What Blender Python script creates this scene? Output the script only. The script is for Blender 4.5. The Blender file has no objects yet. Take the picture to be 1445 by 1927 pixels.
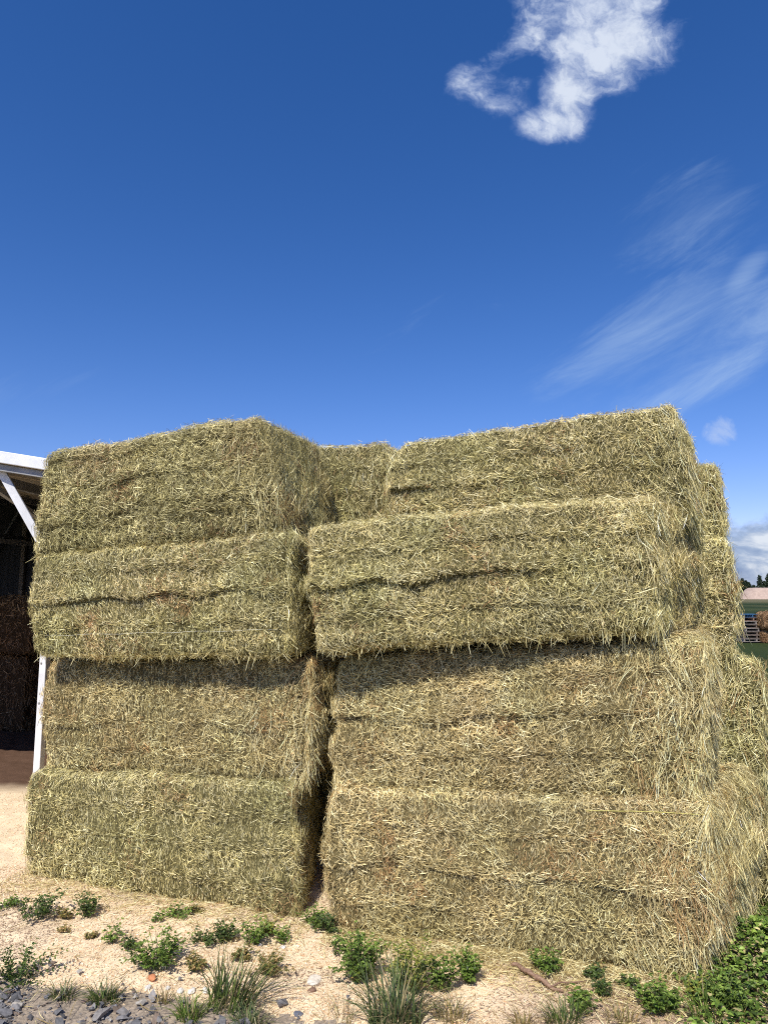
import bpy, bmesh, math, random
import numpy as np
from math import radians as R
random.seed(5)
rng = np.random.default_rng(11)
S = bpy.context.scene
COL = S.collection

# ------------------------------------------------------------------ camera
H = 2.0
PITCH = R(7.0)
F = 1285.0
cam = bpy.data.cameras.new('camera'); camo = bpy.data.objects.new('camera', cam); COL.objects.link(camo)
cam.sensor_fit = 'VERTICAL'; cam.sensor_height = 36; cam.lens = 24.0
cam.clip_start = 0.05; cam.clip_end = 6000
camo.location = (0, 0, H); camo.rotation_euler = (R(90) + PITCH, 0, 0)
S.camera = camo
S.view_settings.view_transform = 'Standard'; S.view_settings.look = 'None'
S.view_settings.exposure = 0; S.view_settings.gamma = 1

def ratio(px, py):
    """slopes X/Y and Z/Y of a measured sight line of the survey photo"""
    u = (px - 722.5) / F; w = -(py - 963.5) / F
    y = math.cos(PITCH) - w * math.sin(PITCH); z = math.sin(PITCH) + w * math.cos(PITCH)
    return u / y, z / y
def G(px, py, z=0.0):
    k, m = ratio(px, py); Y = (z - H) / m
    return (k * Y, Y)
def at(px, py, Y):
    k, m = ratio(px, py)
    return (k * Y, Y, H + m * Y)

# ------------------------------------------------------------------ helpers
def tag(o, label=None, cat=None, group=None, kind=None):
    if label: o['label'] = label
    if cat: o['category'] = cat
    if group: o['group'] = group
    if kind: o['kind'] = kind
    return o
def empty(name, loc, rz=0):
    o = bpy.data.objects.new(name, None); COL.objects.link(o)
    o.location = loc; o.rotation_euler = (0, 0, rz); o.empty_display_size = .1
    return o
def mesh_np(name, V, faces_list, mats, cols=None, parent=None, smooth_first=0, loc=None):
    """faces_list: list of (array n x k, material index)"""
    V = np.asarray(V, dtype=np.float32)
    if loc is not None: V = V - np.asarray(loc, dtype=np.float32)
    me = bpy.data.meshes.new(name)
    loops = np.concatenate([f.reshape(-1) for f, _ in faces_list]).astype(np.int32)
    tot = np.concatenate([np.full(len(f), f.shape[1], np.int32) for f, _ in faces_list])
    mi = np.concatenate([np.full(len(f), m, np.int32) for f, m in faces_list])
    start = np.concatenate([[0], np.cumsum(tot)[:-1]]).astype(np.int32)
    me.vertices.add(len(V)); me.vertices.foreach_set('co', V.reshape(-1))
    me.loops.add(len(loops)); me.loops.foreach_set('vertex_index', loops)
    me.polygons.add(len(tot)); me.polygons.foreach_set('loop_start', start)
    me.polygons.foreach_set('material_index', mi)
    sm = np.zeros(len(tot), dtype=bool); sm[:smooth_first] = True
    me.polygons.foreach_set('use_smooth', sm)
    if cols is not None:
        a = me.color_attributes.new('tint', 'FLOAT_COLOR', 'POINT')
        c = np.ones((len(V), 4), np.float32); c[:, :3] = cols
        a.data.foreach_set('color', c.reshape(-1))
    me.update(calc_edges=True)
    for m in mats: me.materials.append(m)
    o = bpy.data.objects.new(name, me); COL.objects.link(o)
    if loc is not None: o.location = loc
    if parent: o.parent = parent
    return o

def h3(ix, iy, iz, seed):
    n = (ix * 374761393 + iy * 668265263 + iz * 2147483647 + seed * 144665) & 0xffffffff
    n = ((n ^ (n >> 13)) * 1274126177) & 0xffffffff
    n = (n ^ (n >> 16)) & 0xffffffff
    n = (n * 2246822519) & 0xffffffff
    return ((n ^ (n >> 15)) & 0xffff) / 65535.0
def noise(P, scale, seed=0):
    """value noise -1..1, P n x 3, scale in metres (scalar or triple)"""
    Q = np.asarray(P, dtype=np.float64) / np.asarray(scale)
    i = np.floor(Q).astype(np.int64); f = Q - i; f = f * f * (3 - 2 * f)
    out = 0
    for dx in (0, 1):
        for dy in (0, 1):
            for dz in (0, 1):
                w = (f[:, 0] if dx else 1 - f[:, 0]) * (f[:, 1] if dy else 1 - f[:, 1]) * (f[:, 2] if dz else 1 - f[:, 2])
                out = out + w * h3(i[:, 0] + dx, i[:, 1] + dy, i[:, 2] + dz, seed)
    return out * 2 - 1
def unit(v): return v / np.maximum(np.linalg.norm(v, axis=1, keepdims=True), 1e-9)

# ------------------------------------------------------------------ materials
def new_mat(name):
    m = bpy.data.materials.new(name); m.use_nodes = True
    nt = m.node_tree; b = nt.nodes['Principled BSDF']
    return m, nt, b
def N(nt, t, **kw):
    n = nt.nodes.new(t)
    for k, v in kw.items(): setattr(n, k, v)
    return n
def ramp(nt, stops, src):
    r = N(nt, 'ShaderNodeValToRGB'); e = r.color_ramp.elements
    e[0].position, e[0].color = stops[0][0], (*stops[0][1], 1)
    e[1].position, e[1].color = stops[-1][0], (*stops[-1][1], 1)
    for p, c in stops[1:-1]:
        x = e.new(p); x.color = (*c, 1)
    nt.links.new(src, r.inputs[0]); return r.outputs[0]
def noise_node(nt, scale, detail=6, rough=.6, stretch=None, coord='Object', dist=0):
    tc = N(nt, 'ShaderNodeTexCoord'); mp = N(nt, 'ShaderNodeMapping')
    nt.links.new(tc.outputs[coord], mp.inputs[0])
    if stretch: mp.inputs['Scale'].default_value = stretch
    n = N(nt, 'ShaderNodeTexNoise'); nt.links.new(mp.outputs[0], n.inputs['Vector'])
    n.inputs['Scale'].default_value = scale; n.inputs['Detail'].default_value = detail
    n.inputs['Roughness'].default_value = rough; n.inputs['Distortion'].default_value = dist
    return n.outputs[0]
def bump(nt, b, h, strength=.5, dist=.02):
    bn = N(nt, 'ShaderNodeBump'); bn.inputs['Strength'].default_value = strength; bn.inputs['Distance'].default_value = dist
    nt.links.new(h, bn.inputs['Height']); nt.links.new(bn.outputs[0], b.inputs['Normal'])
def tint_mat(name, rough=.6, spec=.3, mul=None, trans=0.0):
    """colour comes from the mesh's own colour attribute, varied by noise"""
    m, nt, b = new_mat(name)
    a = N(nt, 'ShaderNodeAttribute', attribute_name='tint')
    n = noise_node(nt, 60, 3)
    r = ramp(nt, [(.3, (.72,) * 3), (.7, (1.25,) * 3)], n)
    mx = N(nt, 'ShaderNodeMix', data_type='RGBA', blend_type='MULTIPLY'); mx.inputs[0].default_value = 1
    nt.links.new(a.outputs['Color'], mx.inputs[6]); nt.links.new(r, mx.inputs[7])
    nt.links.new(mx.outputs[2], b.inputs['Base Color'])
    b.inputs['Roughness'].default_value = rough; b.inputs['Specular IOR Level'].default_value = spec
    if trans > 0:
        t = N(nt, 'ShaderNodeBsdfTranslucent'); nt.links.new(mx.outputs[2], t.inputs[0])
        s = N(nt, 'ShaderNodeMixShader'); s.inputs[0].default_value = trans
        out = nt.nodes['Material Output']
        nt.links.new(b.outputs[0], s.inputs[1]); nt.links.new(t.outputs[0], s.inputs[2]); nt.links.new(s.outputs[0], out.inputs[0])
    return m
def noisy_mat(name, c1, c2, scale=20, rough=.8, bstr=.4, bdist=.01, stretch=None, detail=6, spec=.3, metallic=0, lo=.35, hi=.65):
    m, nt, b = new_mat(name)
    n = noise_node(nt, scale, detail, .65, stretch)
    nt.links.new(ramp(nt, [(lo, c1), (hi, c2)], n), b.inputs['Base Color'])
    b.inputs['Roughness'].default_value = rough; b.inputs['Specular IOR Level'].default_value = spec
    b.inputs['Metallic'].default_value = metallic
    if bstr: bump(nt, b, n, bstr, bdist)
    return m

M = {}
M['straw'] = tint_mat('straw', .5, .25, trans=.12)
M['hay_core'] = tint_mat('hay_core', .9, .1)
M['leaf'] = tint_mat('leaf', .5, .35, trans=.25)
M['rock'] = tint_mat('rock', .85, .3)
M['chips'] = tint_mat('wood_chips', .85, .15)
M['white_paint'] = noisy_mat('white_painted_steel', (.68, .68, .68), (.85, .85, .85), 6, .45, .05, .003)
M['dark_steel'] = noisy_mat('grey_steel', (.25, .25, .25), (.4, .4, .4), 5, .5, .1)  # mid grey steel for girder, trusses, wall braces and bolts
M['roof_sheet'] = noisy_mat('corrugated_roof_sheet', (.12, .115, .11), (.2, .19, .18), 3, .5, .1)
M['purlin'] = noisy_mat('purlin_wood', (.3, .24, .17), (.5, .42, .32), 5, .8, .2, .01, (1, 12, 12))
M['old_wood'] = noisy_mat('weathered_wood', (.10, .075, .06), (.27, .21, .17), 9, .85, .3, .01, (1, 1, 8))
M['blue_wood'] = noisy_mat('blue_painted_wood', (.02, .07, .15), (.06, .16, .28), 9, .7, .2, .01)
M['bark'] = noisy_mat('bark', (.05, .035, .025), (.12, .09, .06), 9, .9, .5, .02, (1, 1, .3))
M['branch'] = noisy_mat('bare_branch', (.17, .095, .06), (.40, .26, .17), 25, .7, .5, .006, (1, 4, 4))
M['twine_white'] = noisy_mat('pale_twine', (.6, .58, .45), (.8, .78, .65), 90, .5, .2, .001)
M['twine_yellow'] = noisy_mat('yellow_twine', (.55, .5, .12), (.7, .62, .2), 90, .5, .2, .001)

# ------------------------------------------------------------------ world
SUN_EL, SUN_AZ = 49.0, -18.0          # azimuth measured from straight behind the camera, negative = left
w = bpy.data.worlds.new('World'); S.world = w; w.use_nodes = True
nt = w.node_tree; L = nt.links
bg = nt.nodes['Background']; bg.inputs['Strength'].default_value = .1
sky = N(nt, 'ShaderNodeTexSky', sky_type='NISHITA'); sky.sun_disc = False
sx, sy = math.sin(R(SUN_AZ)), -math.cos(R(SUN_AZ))
sky.sun_elevation = R(SUN_EL); sky.sun_rotation = math.atan2(sx, sy)
sky.air_density = 1.0; sky.dust_density = .25; sky.ozone_density = 2.5; sky.altitude = 600
def mth(op, a, b=None, c=None, clamp=False):
    n = N(nt, 'ShaderNodeMath', operation=op); n.use_clamp = clamp
    for i, v in enumerate((a, b, c)):
        if v is None: continue
        if isinstance(v, (int, float)): n.inputs[i].default_value = v
        else: L.new(v, n.inputs[i])
    return n.outputs[0]
tc = N(nt, 'ShaderNodeTexCoord'); sep = N(nt, 'ShaderNodeSeparateXYZ'); L.new(tc.outputs['Generated'], sep.inputs[0])
dy = mth('MAXIMUM', sep.outputs[1], .02)
U = mth('DIVIDE', sep.outputs[0], dy); Vv = mth('DIVIDE', sep.outputs[2], dy)
comb = N(nt, 'ShaderNodeCombineXYZ'); L.new(U, comb.inputs[0]); L.new(Vv, comb.inputs[1])
wn1 = N(nt, 'ShaderNodeTexNoise'); L.new(comb.outputs[0], wn1.inputs['Vector']); wn1.inputs['Scale'].default_value = 7; wn1.inputs['Detail'].default_value = 6; wn1.inputs['Roughness'].default_value = .55
wsub = N(nt, 'ShaderNodeVectorMath', operation='SUBTRACT'); L.new(wn1.outputs['Color'], wsub.inputs[0]); wsub.inputs[1].default_value = (.5, .5, .5)
wscl = N(nt, 'ShaderNodeVectorMath', operation='SCALE'); L.new(wsub.outputs[0], wscl.inputs[0]); wscl.inputs['Scale'].default_value = .16
wadd = N(nt, 'ShaderNodeVectorMath', operation='ADD'); L.new(comb.outputs[0], wadd.inputs[0]); L.new(wscl.outputs[0], wadd.inputs[1])
def wnoise(scale, detail, rough, sc=(1, 1, 1), rot=0, dist=0, off=(0, 0, 0), warp=False):
    mr_ = N(nt, 'ShaderNodeMapping'); L.new((wadd if warp else comb).outputs[0], mr_.inputs[0]); mr_.inputs['Rotation'].default_value = (0, 0, rot)
    mp = N(nt, 'ShaderNodeMapping'); L.new(mr_.outputs[0], mp.inputs[0])
    mp.inputs['Scale'].default_value = sc; mp.inputs['Location'].default_value = off
    n = N(nt, 'ShaderNodeTexNoise'); L.new(mp.outputs[0], n.inputs['Vector'])
    n.inputs['Scale'].default_value = scale; n.inputs['Detail'].default_value = detail
    n.inputs['Roughness'].default_value = rough; n.inputs['Distortion'].default_value = dist
    return n.outputs[0]
def rot2(px, py, deg):
    pass
def blobs(lst):
    acc = None
    for (px, py, rx, ry, amp, *rt) in lst:
        k, m = ratio(px, py); k2, m2 = ratio(px + 10, py - 10)
        su, sv = (k2 - k) / 10, (m2 - m) / 10
        du = mth('SUBTRACT', U, k); dv = mth('SUBTRACT', Vv, m)
        if rt:
            a = R(rt[0]); ca, sa = math.cos(a), math.sin(a)
            d1 = mth('ADD', mth('MULTIPLY', du, ca), mth('MULTIPLY', dv, sa))
            dv = mth('SUBTRACT', mth('MULTIPLY', dv, ca), mth('MULTIPLY', du, sa)); du = d1
        x = mth('DIVIDE', du, rx * su); y = mth('DIVIDE', dv, ry * sv)
        d = mth('ADD', mth('MULTIPLY', x, x), mth('MULTIPLY', y, y))
        f = mth('SUBTRACT', amp, mth('MULTIPLY', d, max(.55, abs(amp))))
        f = mth('MAXIMUM', f, -2.5)
        acc = f if acc is None else N_smax(acc, f)
    return acc
def N_smax(a, b):
    n = N(nt, 'ShaderNodeMath', operation='SMOOTH_MAX'); L.new(a, n.inputs[0]); L.new(b, n.inputs[1]); n.inputs[2].default_value = .35
    return n.outputs[0]
def sstep(x, lo, hi):
    n = N(nt, 'ShaderNodeMapRange', interpolation_type='SMOOTHSTEP'); L.new(x, n.inputs[0])
    n.inputs[1].default_value = lo; n.inputs[2].default_value = hi; return n.outputs[0]
# cumulus top right
nz = wnoise(9, 14, .60, warp=True); nzf = wnoise(34, 10, .62, warp=True)
cum = blobs([(1130, 10, 150, 85, 1.3), (1110, 85, 95, 85, 1.25), (1070, 175, 55, 70, .9), (1040, 235, 74, 38, 1.1), (985, 78, 66, 34, .9, 35), (1200, 60, 75, 75, 1.0),
             (893, 158, 54, 44, .95), (938, 112, 54, 24, .7, 38), (940, 150, 40, 26, .45), (925, 192, 66, 30, .6), (962, 158, 36, 30, .45), (1150, 150, 40, 42, .5)])
fld = mth('ADD', cum, mth('ADD', mth('MULTIPLY', mth('SUBTRACT', nz, .5), 3.4), mth('MULTIPLY', mth('SUBTRACT', nzf, .5), 1.3)))
c1 = sstep(fld, -.25, 1.35)
# puffs
puff = blobs([(1355, 812, 36, 34, 1.0), (337, 92, 18, 20, -.1)])
f2 = mth('ADD', puff, mth('ADD', mth('MULTIPLY', mth('SUBTRACT', nz, .5), 1.7), mth('MULTIPLY', mth('SUBTRACT', nzf, .5), 1.6)))
c2 = mth('MULTIPLY', sstep(f2, .1, 1.1), .5)
# cirrus wisps on the right
wz = wnoise(3.0, 13, .66, (1.0, 4.2, 1), R(-30), .5, (3.1, .4, 0))
wmask = blobs([(1400, 520, 75, 26, .75, 48), (1270, 640, 230, 110, .5, 28), (1430, 590, 150, 70, .85, 30), (1350, 700, 200, 45, .5, 25), (1270, 430, 190, 130, .05, 40), (150, 740, 330, 60, -.2), (850, 600, 300, 90, -.3, 10)])
f3 = mth('ADD', wmask, mth('MULTIPLY', mth('SUBTRACT', wz, .5), 3.0))
c3 = mth('MULTIPLY', sstep(f3, -.3, 1.7), .62)
# low bank of cloud on the horizon
lz = wnoise(9, 10, .6, (1, 1.8, 1), 0, .3, (1, 2, 0))
top = mth('SUBTRACT', .118, Vv)
f4 = mth('ADD', mth('MULTIPLY', top, 38), mth('MULTIPLY', mth('SUBTRACT', lz, .5), 5.5))
c4 = mth('MULTIPLY', sstep(f4, -.2, .9), .92)
shade4 = wnoise(9, 8, .6, (1, 2.6, 1), 0, .3, (1.02, 2.13, 0))
cr4 = ramp(nt, [(.38, (1.7, 2.7, 4.8)), (.5, (3.6, 4.6, 6.4)), (.62, (7.6, 8.1, 8.8))], shade4)
hs = N(nt, 'ShaderNodeHueSaturation'); hs.inputs['Saturation'].default_value = 1.32; hs.inputs['Value'].default_value = 1.0
L.new(sky.outputs[0], hs.inputs['Color'])
grade = N(nt, 'ShaderNodeMix', data_type='RGBA', blend_type='MULTIPLY'); grade.inputs[0].default_value = 1
L.new(hs.outputs[0], grade.inputs[6]); grade.inputs[7].default_value = (1.46, 1.17, 1.45, 1)
cur = grade.outputs[2]
def over(cur, fac, col):
    mx = N(nt, 'ShaderNodeMix', data_type='RGBA'); L.new(fac, mx.inputs[0]); L.new(cur, mx.inputs[6])
    if isinstance(col, tuple): mx.inputs[7].default_value = (*col, 1)
    else: L.new(col, mx.inputs[7])
    return mx.outputs[2]
cc = ramp(nt, [(.0, (2.6, 3.8, 7.0)), (.5, (4.6, 5.6, 8.0)), (1.0, (7.2, 7.9, 9.2))], mth('MULTIPLY', c1, mth('ADD', .62, mth('MULTIPLY', nz, .7))))
front = sstep(sep.outputs[1], .03, .1)
cur = over(cur, mth('MULTIPLY', c3, front), (4.9, 6.6, 9.0))
cur = over(cur, mth('MULTIPLY', mth('MULTIPLY', c1, .96), front), cc)
cur = over(cur, mth('MULTIPLY', c2, front), (6.0, 7.0, 9.0))
cur = over(cur, mth('MULTIPLY', c4, front), cr4)
L.new(cur, bg.inputs['Color'])

sun = bpy.data.lights.new('sun', 'SUN'); sun.energy = 5.0; sun.angle = R(.5); sun.color = (1, .955, .88)
suno = bpy.data.objects.new('sun', sun); COL.objects.link(suno)
from mathutils import Vector
sv = Vector((sx * math.cos(R(SUN_EL)), sy * math.cos(R(SUN_EL)), math.sin(R(SUN_EL))))
suno.rotation_euler = sv.to_track_quat('Z', 'Y').to_euler(); suno.location = sv * 20

# ------------------------------------------------------------------ straw ribbons
def ribbons(P, n, D, Ln, W, roll, bend, grav=0.0, segs=3):
    """bent flat ribbons; returns verts (k*2*(segs+1)) and quads"""
    k = len(P); m = segs + 1
    D = unit(D); side = unit(np.cross(D, n) + 1e-6); up = np.cross(side, D)
    sd = side * np.cos(roll)[:, None] + up * np.sin(roll)[:, None]
    V = np.zeros((k, m, 2, 3))
    for i in range(m):
        s = i / segs - .5
        c = P + D * (Ln * s)[:, None] + bend * (Ln * (s * s - .08))[:, None]
        g = (i / segs) ** 2
        c[:, 2] -= grav * Ln * g
        tw = (.55 if i in (0, segs) else 1.0)
        V[:, i, 0] = c - sd * (W * tw / 2)[:, None]
        V[:, i, 1] = c + sd * (W * tw / 2)[:, None]
    V = V.reshape(-1, 3)
    base = (np.arange(k) * m * 2)[:, None]
    q = []
    for i in range(segs):
        a = 2 * i
        q.append(base + np.array([[a, a + 1, a + 3, a + 2]]))
    return V, np.stack(q, 1).reshape(-1, 4)

PAL = {
    'dark':  [(0.232, 0.191, 0.070), (0.410, 0.347, 0.144), (0.630, 0.543, 0.247), (0.904, 0.794, 0.429), (0.420, 0.251, 0.115)],
    'green': [(0.273, 0.235, 0.083), (0.513, 0.442, 0.181), (0.754, 0.636, 0.297), (0.940, 0.852, 0.494), (0.503, 0.314, 0.140)],
    'mixed': [(0.294, 0.251, 0.091), (0.515, 0.448, 0.186), (0.735, 0.644, 0.297), (0.940, 0.855, 0.494), (0.483, 0.312, 0.140)],
    'tan':   [(0.333, 0.247, 0.099), (0.571, 0.456, 0.200), (0.790, 0.660, 0.322), (0.940, 0.846, 0.487), (0.519, 0.328, 0.141)],
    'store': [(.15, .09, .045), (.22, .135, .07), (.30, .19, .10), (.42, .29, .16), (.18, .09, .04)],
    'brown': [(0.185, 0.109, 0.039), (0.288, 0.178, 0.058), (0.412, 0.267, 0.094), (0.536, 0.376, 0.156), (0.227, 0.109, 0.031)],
}
class Frame:
    def __init__(s, A, B):
        s.O = np.array([A[0], A[1], 0.]); d = np.array([B[0] - A[0], B[1] - A[1], 0.]); s.len = np.linalg.norm(d)
        s.d = d / s.len; s.n = np.array([-s.d[1], s.d[0], 0.])      # n points away from the viewer
    def hit(s, px, py, t):
        k, m = ratio(px, py); o = s.O + t * s.n
        a = (k * o[1] - o[0]) / (s.d[0] - k * s.d[1]); Y = o[1] + a * s.d[1]
        return a, H + m * Y
    def at(s, a, t, z): return s.O + a * s.d + t * s.n + np.array([0, 0, z])

def bale(fr, quad, t0, depth, pal, label, group, count=26000, ridges=((.5, .03),), seed=1, rearR=0.0, rearL=0.0,
         t_right=None, rad=.065, loose=.3, endlen=1.7, fringe=300, warmth=0.0, grid=.022, zfix=None, step_top=0, facew=None, name='hay_bale', bulge=.03, scale=1.0, drape=0):
    """quad = front corners (s, z): BL, BR, TL, TR in the frame"""
    r0 = np.random.default_rng(seed); count = int(count * 2.5)
    (bl, br, tl, tr) = quad; ridges = tuple(ridges) + ((ridges[0][0] + .25, .017), (ridges[0][0] - .26, .016))
    tR = t0 if t_right is None else t_right
    C = np.zeros((2, 2, 2, 3))                       # [a][b][c]: a along, b depth, c height
    C[0, 0, 0] = fr.at(bl[0], t0, bl[1]); C[1, 0, 0] = fr.at(br[0], tR, br[1])
    C[0, 0, 1] = fr.at(tl[0], t0, tl[1]); C[1, 0, 1] = fr.at(tr[0], tR, tr[1])
    for a, sh in ((0, rearL), (1, rearR)):
        for c in (0, 1):
            C[a, 1, c] = C[a, 0, c] + fr.n * depth + fr.d * sh
    Lx = np.linalg.norm(C[1, 0, 0] - C[0, 0, 0]); Hz = abs((tl[1] + tr[1] - bl[1] - br[1]) / 2)
    h = np.array([Lx, depth, Hz]) / 2
    zc = np.array([0, 0, 1.])
    def place(P, n):
        q = np.clip(P, -(h - rad), h - rad); e = P - q; nn = unit(e); B = q + nn * rad
        f = B / (2 * h) + .5
        W_ = 0
        for a in (0, 1):
            for b in (0, 1):
                for c in (0, 1):
                    wgt = (f[:, 0] if a else 1 - f[:, 0]) * (f[:, 1] if b else 1 - f[:, 1]) * (f[:, 2] if c else 1 - f[:, 2])
                    W_ = W_ + wgt[:, None] * C[a, b, c]
        N_ = nn[:, :1] * fr.d + nn[:, 1:2] * fr.n + nn[:, 2:3] * zc
        o = B + seed * 3.7
        dsp = noise(o, .38, seed) * .024 + noise(o, .11, seed + 1) * .012 + noise(o, .05, seed + 2) * .010 + noise(o, .028, seed + 12) * .006
        fl = noise(np.stack([o[:, 0] + .02 * noise(o, .2, seed + 8), o[:, 2] * .12, o[:, 1] * .1], 1), .06, seed + 3)      # flakes
        dsp = dsp + fl * .006 * np.abs(nn[:, 1])
        dsp = dsp - .014 * np.clip(noise(o, (.5, .5, .07), seed + 6) - .35, 0, 1)
        fz = f[:, 2] + .045 * noise(np.stack([o[:, 0], o[:, 1] * 0, o[:, 2] * 0], 1), .25, seed + 5)
        for (rz, amp) in ridges:
            dz = (fz - rz) * Hz
            am = amp * np.clip(.8 + .9 * noise(np.stack([o[:, 0], o[:, 1], o[:, 2] * 0 + rz * 9], 1), .55, seed + 7) + .35 * noise(o, .09, seed + 17), 0, 1.3)
            up = np.where(dz > 0, np.exp(-(dz / .07) ** 2), np.exp(-(dz / .012) ** 2))
            dn = np.exp(-((dz + .022) / .018) ** 2) * .45
            dsp = dsp + (up - dn) * am * (1 - np.abs(nn[:, 2]))
        dsp = dsp + bulge * (1 - (2 * f[:, 2] - 1) ** 2) * (1 - np.abs(nn[:, 2]))
        endm = np.clip(np.abs(nn[:, 0]), 0, 1)
        dsp = dsp + endm * (noise(o, .16, seed + 9) * .035 + .015 * noise(o, .06, seed + 10) - .022)
        return W_ + N_ * dsp[:, None], N_, nn, f, o
    # core
    verts = []; faces = []; off = 0
    specs = [(1, -1), (1, 1), (0, 1), (0, -1), (2, 1), (2, -1)]
    for ax, sg in specs:
        u_, v_ = [i for i in (0, 1, 2) if i != ax]
        gs = grid if (ax, sg) != (1, 1) else .06
        nu = max(4, int(2 * h[u_] / gs)); nv = max(4, int(2 * h[v_] / gs))
        uu, vv = np.meshgrid(np.linspace(-1, 1, nu + 1), np.linspace(-1, 1, nv + 1), indexing='ij')
        P = np.zeros(((nu + 1) * (nv + 1), 3)); P[:, ax] = sg * h[ax]
        P[:, u_] = uu.reshape(-1) * h[u_]; P[:, v_] = vv.reshape(-1) * h[v_]
        pl_ = place(P, None); Wd = pl_[0] - pl_[1] * .009
        i = (np.arange(nu)[:, None] * (nv + 1) + np.arange(nv)[None]).reshape(-1) + off
        q = np.stack([i, i + nv + 1, i + nv + 2, i + 1], 1)
        flip = (sg > 0) ^ (ax == 1)
        if not flip: q = q[:, ::-1]
        verts.append(Wd); faces.append(q); off += len(P)
    VC = np.concatenate(verts); FC = np.concatenate(faces)
    pc = np.array(PAL[pal])
    colC = pc[1] * .22 * (1 + .35 * noise(VC, .03, seed))[:, None]  # core colour darkened to paint in the shade between straws
    # straws
    fwt = {(1, -1): 1.0, (1, 1): .03, (0, 1): 1.1, (0, -1): .8, (2, 1): .8, (2, -1): .25}
    if facew: fwt.update(facew)
    wts = []
    for ax, sg in specs:
        u_, v_ = [i for i in (0, 1, 2) if i != ax]
        wts.append(4 * h[u_] * h[v_] * fwt[(ax, sg)])
    wts = np.array(wts) / sum(wts)
    Ps = []
    for (ax, sg), wt in zip(specs, wts):
        k = int(count * wt)
        P = (r0.random((k, 3)) * 2 - 1) * h; P[:, ax] = sg * h[ax]; Ps.append(P)
    P = np.concatenate(Ps); k = len(P)
    X, Nw, nn, f, o = place(P, None)
    Tv = zc - Nw * (Nw @ zc)[:, None]; flat = np.linalg.norm(Tv, axis=1) < .25
    Tv[flat] = fr.n; Tv = unit(Tv); Th = np.cross(Nw, Tv)
    end = np.abs(nn[:, 0]) > .6
    lo = noise(o, .22, seed + 20) * .5 + .5
    lo = np.clip(lo * 1.3 + loose - .45 + end * .5 + .25 * np.clip(noise(o, (.6, .6, .06), seed + 30), 0, 1), 0, 1)
    nearr = np.zeros(k)
    for (rz, amp) in ridges:
        dz = (f[:, 2] - rz) * Hz
        nearr = np.maximum(nearr, np.exp(-((dz - .01) / .035) ** 2))
    th = noise(o, .10, seed + 21) * .9 + r0.normal(0, 1, k) * (.35 + .8 * lo)
    hz = r0.random(k) < nearr * .75
    th[hz] = math.pi / 2 + r0.normal(0, .45, hz.sum())
    th[end] = noise(o[end], .2, seed + 22) * .7 + r0.normal(0, .55, end.sum())
    tilt = np.abs(r0.normal(0, .10 + .22 * lo)) * np.where(r0.random(k) < .5, 1, -1)
    D = Tv * np.cos(th)[:, None] + Th * np.sin(th)[:, None] + Nw * tilt[:, None]
    D = np.where((r0.random(k) < .5)[:, None], D, D - 2 * Nw * tilt[:, None])
    down = D[:, 2] > 0; D[down] *= -1
    Ln = np.exp(r0.normal(np.log(.017 + .016 * lo), .5)) * np.where(end, np.where(nn[:, 0] > 0, endlen, 1.2), 1.0) * scale
    Ln = np.clip(Ln, .012, .17)
    # a few long wisps
    lw = r0.random(k) < .012; Ln[lw] = np.clip(Ln[lw] * 2.3, 0, .13)
    Wd = (.0011 + .0017 * r0.random(k) ** 1.5 + .0007 * lo) * scale
    offn = np.abs(r0.normal(0, .005 + .009 * lo)) + .0008
    bend = unit(r0.normal(0, 1, (k, 3))) * (np.abs(r0.normal(0, .22, k)) * (.5 + lo))[:, None]
    X = X + Nw * offn[:, None]
    roll = r0.normal(0, .75, k)
    # colour
    cn = noise(o, .16, seed + 40); flk = noise(np.stack([o[:, 0], o[:, 2] * .15, o[:, 1] * .15], 1), .045, seed + 41)
    idx = np.clip(np.floor(2.12 + .45 * cn + .45 * flk + r0.normal(0, .85, k)), 0, 3).astype(int)
    idx[lw] = 3
    cc_ = pc[idx].copy()
    br_ = (noise(o, .2, seed + 42) + .5 * noise(o, .07, seed + 43) + r0.normal(0, .35, k) + warmth) > .95
    cc_[br_] = pc[4]
    cc_ *= np.exp(r0.normal(0, .36, k))[:, None].clip(.3, 1.7)
    cc_ *= (1 + .20 * noise(np.stack([o[:, 0], o[:, 1], o[:, 2]], 1), (.45, .45, .045), seed + 70) + .10 * noise(o, .09, seed + 71))[:, None]
    gshift = noise(o, .3, seed + 44)[:, None]
    cc_ *= 1 + gshift * np.array([-.04, .015, -.02])
    VS, FS = ribbons(X, Nw, D, Ln, Wd, roll, bend)
    CS = np.repeat(cc_, 8, axis=0)
    grav_parts = []
    if fringe:
        # loose straws hanging and poking out along the front bottom, top and end edges
        kk = fringe; which = r0.random(kk)
        P2 = np.zeros((kk, 3)); P2[:, 0] = (r0.random(kk) * 2 - 1) * h[0]; P2[:, 1] = -h[1]; P2[:, 2] = np.where(which < .5, -h[2], h[2])
        e = which > .78
        P2[e, 0] = np.where(r0.random(e.sum()) < .7, h[0], -h[0]); P2[e, 2] = (r0.random(e.sum()) * 2 - 1) * h[2]; P2[e, 1] = -h[1] * r0.random(e.sum())
        X2, N2, nn2, f2_, o2 = place(P2, None)
        D2 = unit(np.stack([r0.normal(0, 1.0, kk), r0.normal(0, .6, kk), np.where(which < .5, -.45, .2) + r0.normal(0, .45, kk)], 1) + N2 * .35)
        L2 = np.clip(np.exp(r0.normal(np.log(.05), .5, kk)), .02, .13)
        V2, F2 = ribbons(X2 + D2 * (L2 * .18)[:, None], N2, D2, L2, .0016 + .0022 * r0.random(kk), r0.normal(0, .6, kk), unit(r0.normal(0, 1, (kk, 3))) * .35, .22)
        grav_parts.append((V2, F2, np.repeat(pc[r0.integers(1, 4, kk)] * 1.05, 8, axis=0)))
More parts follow.
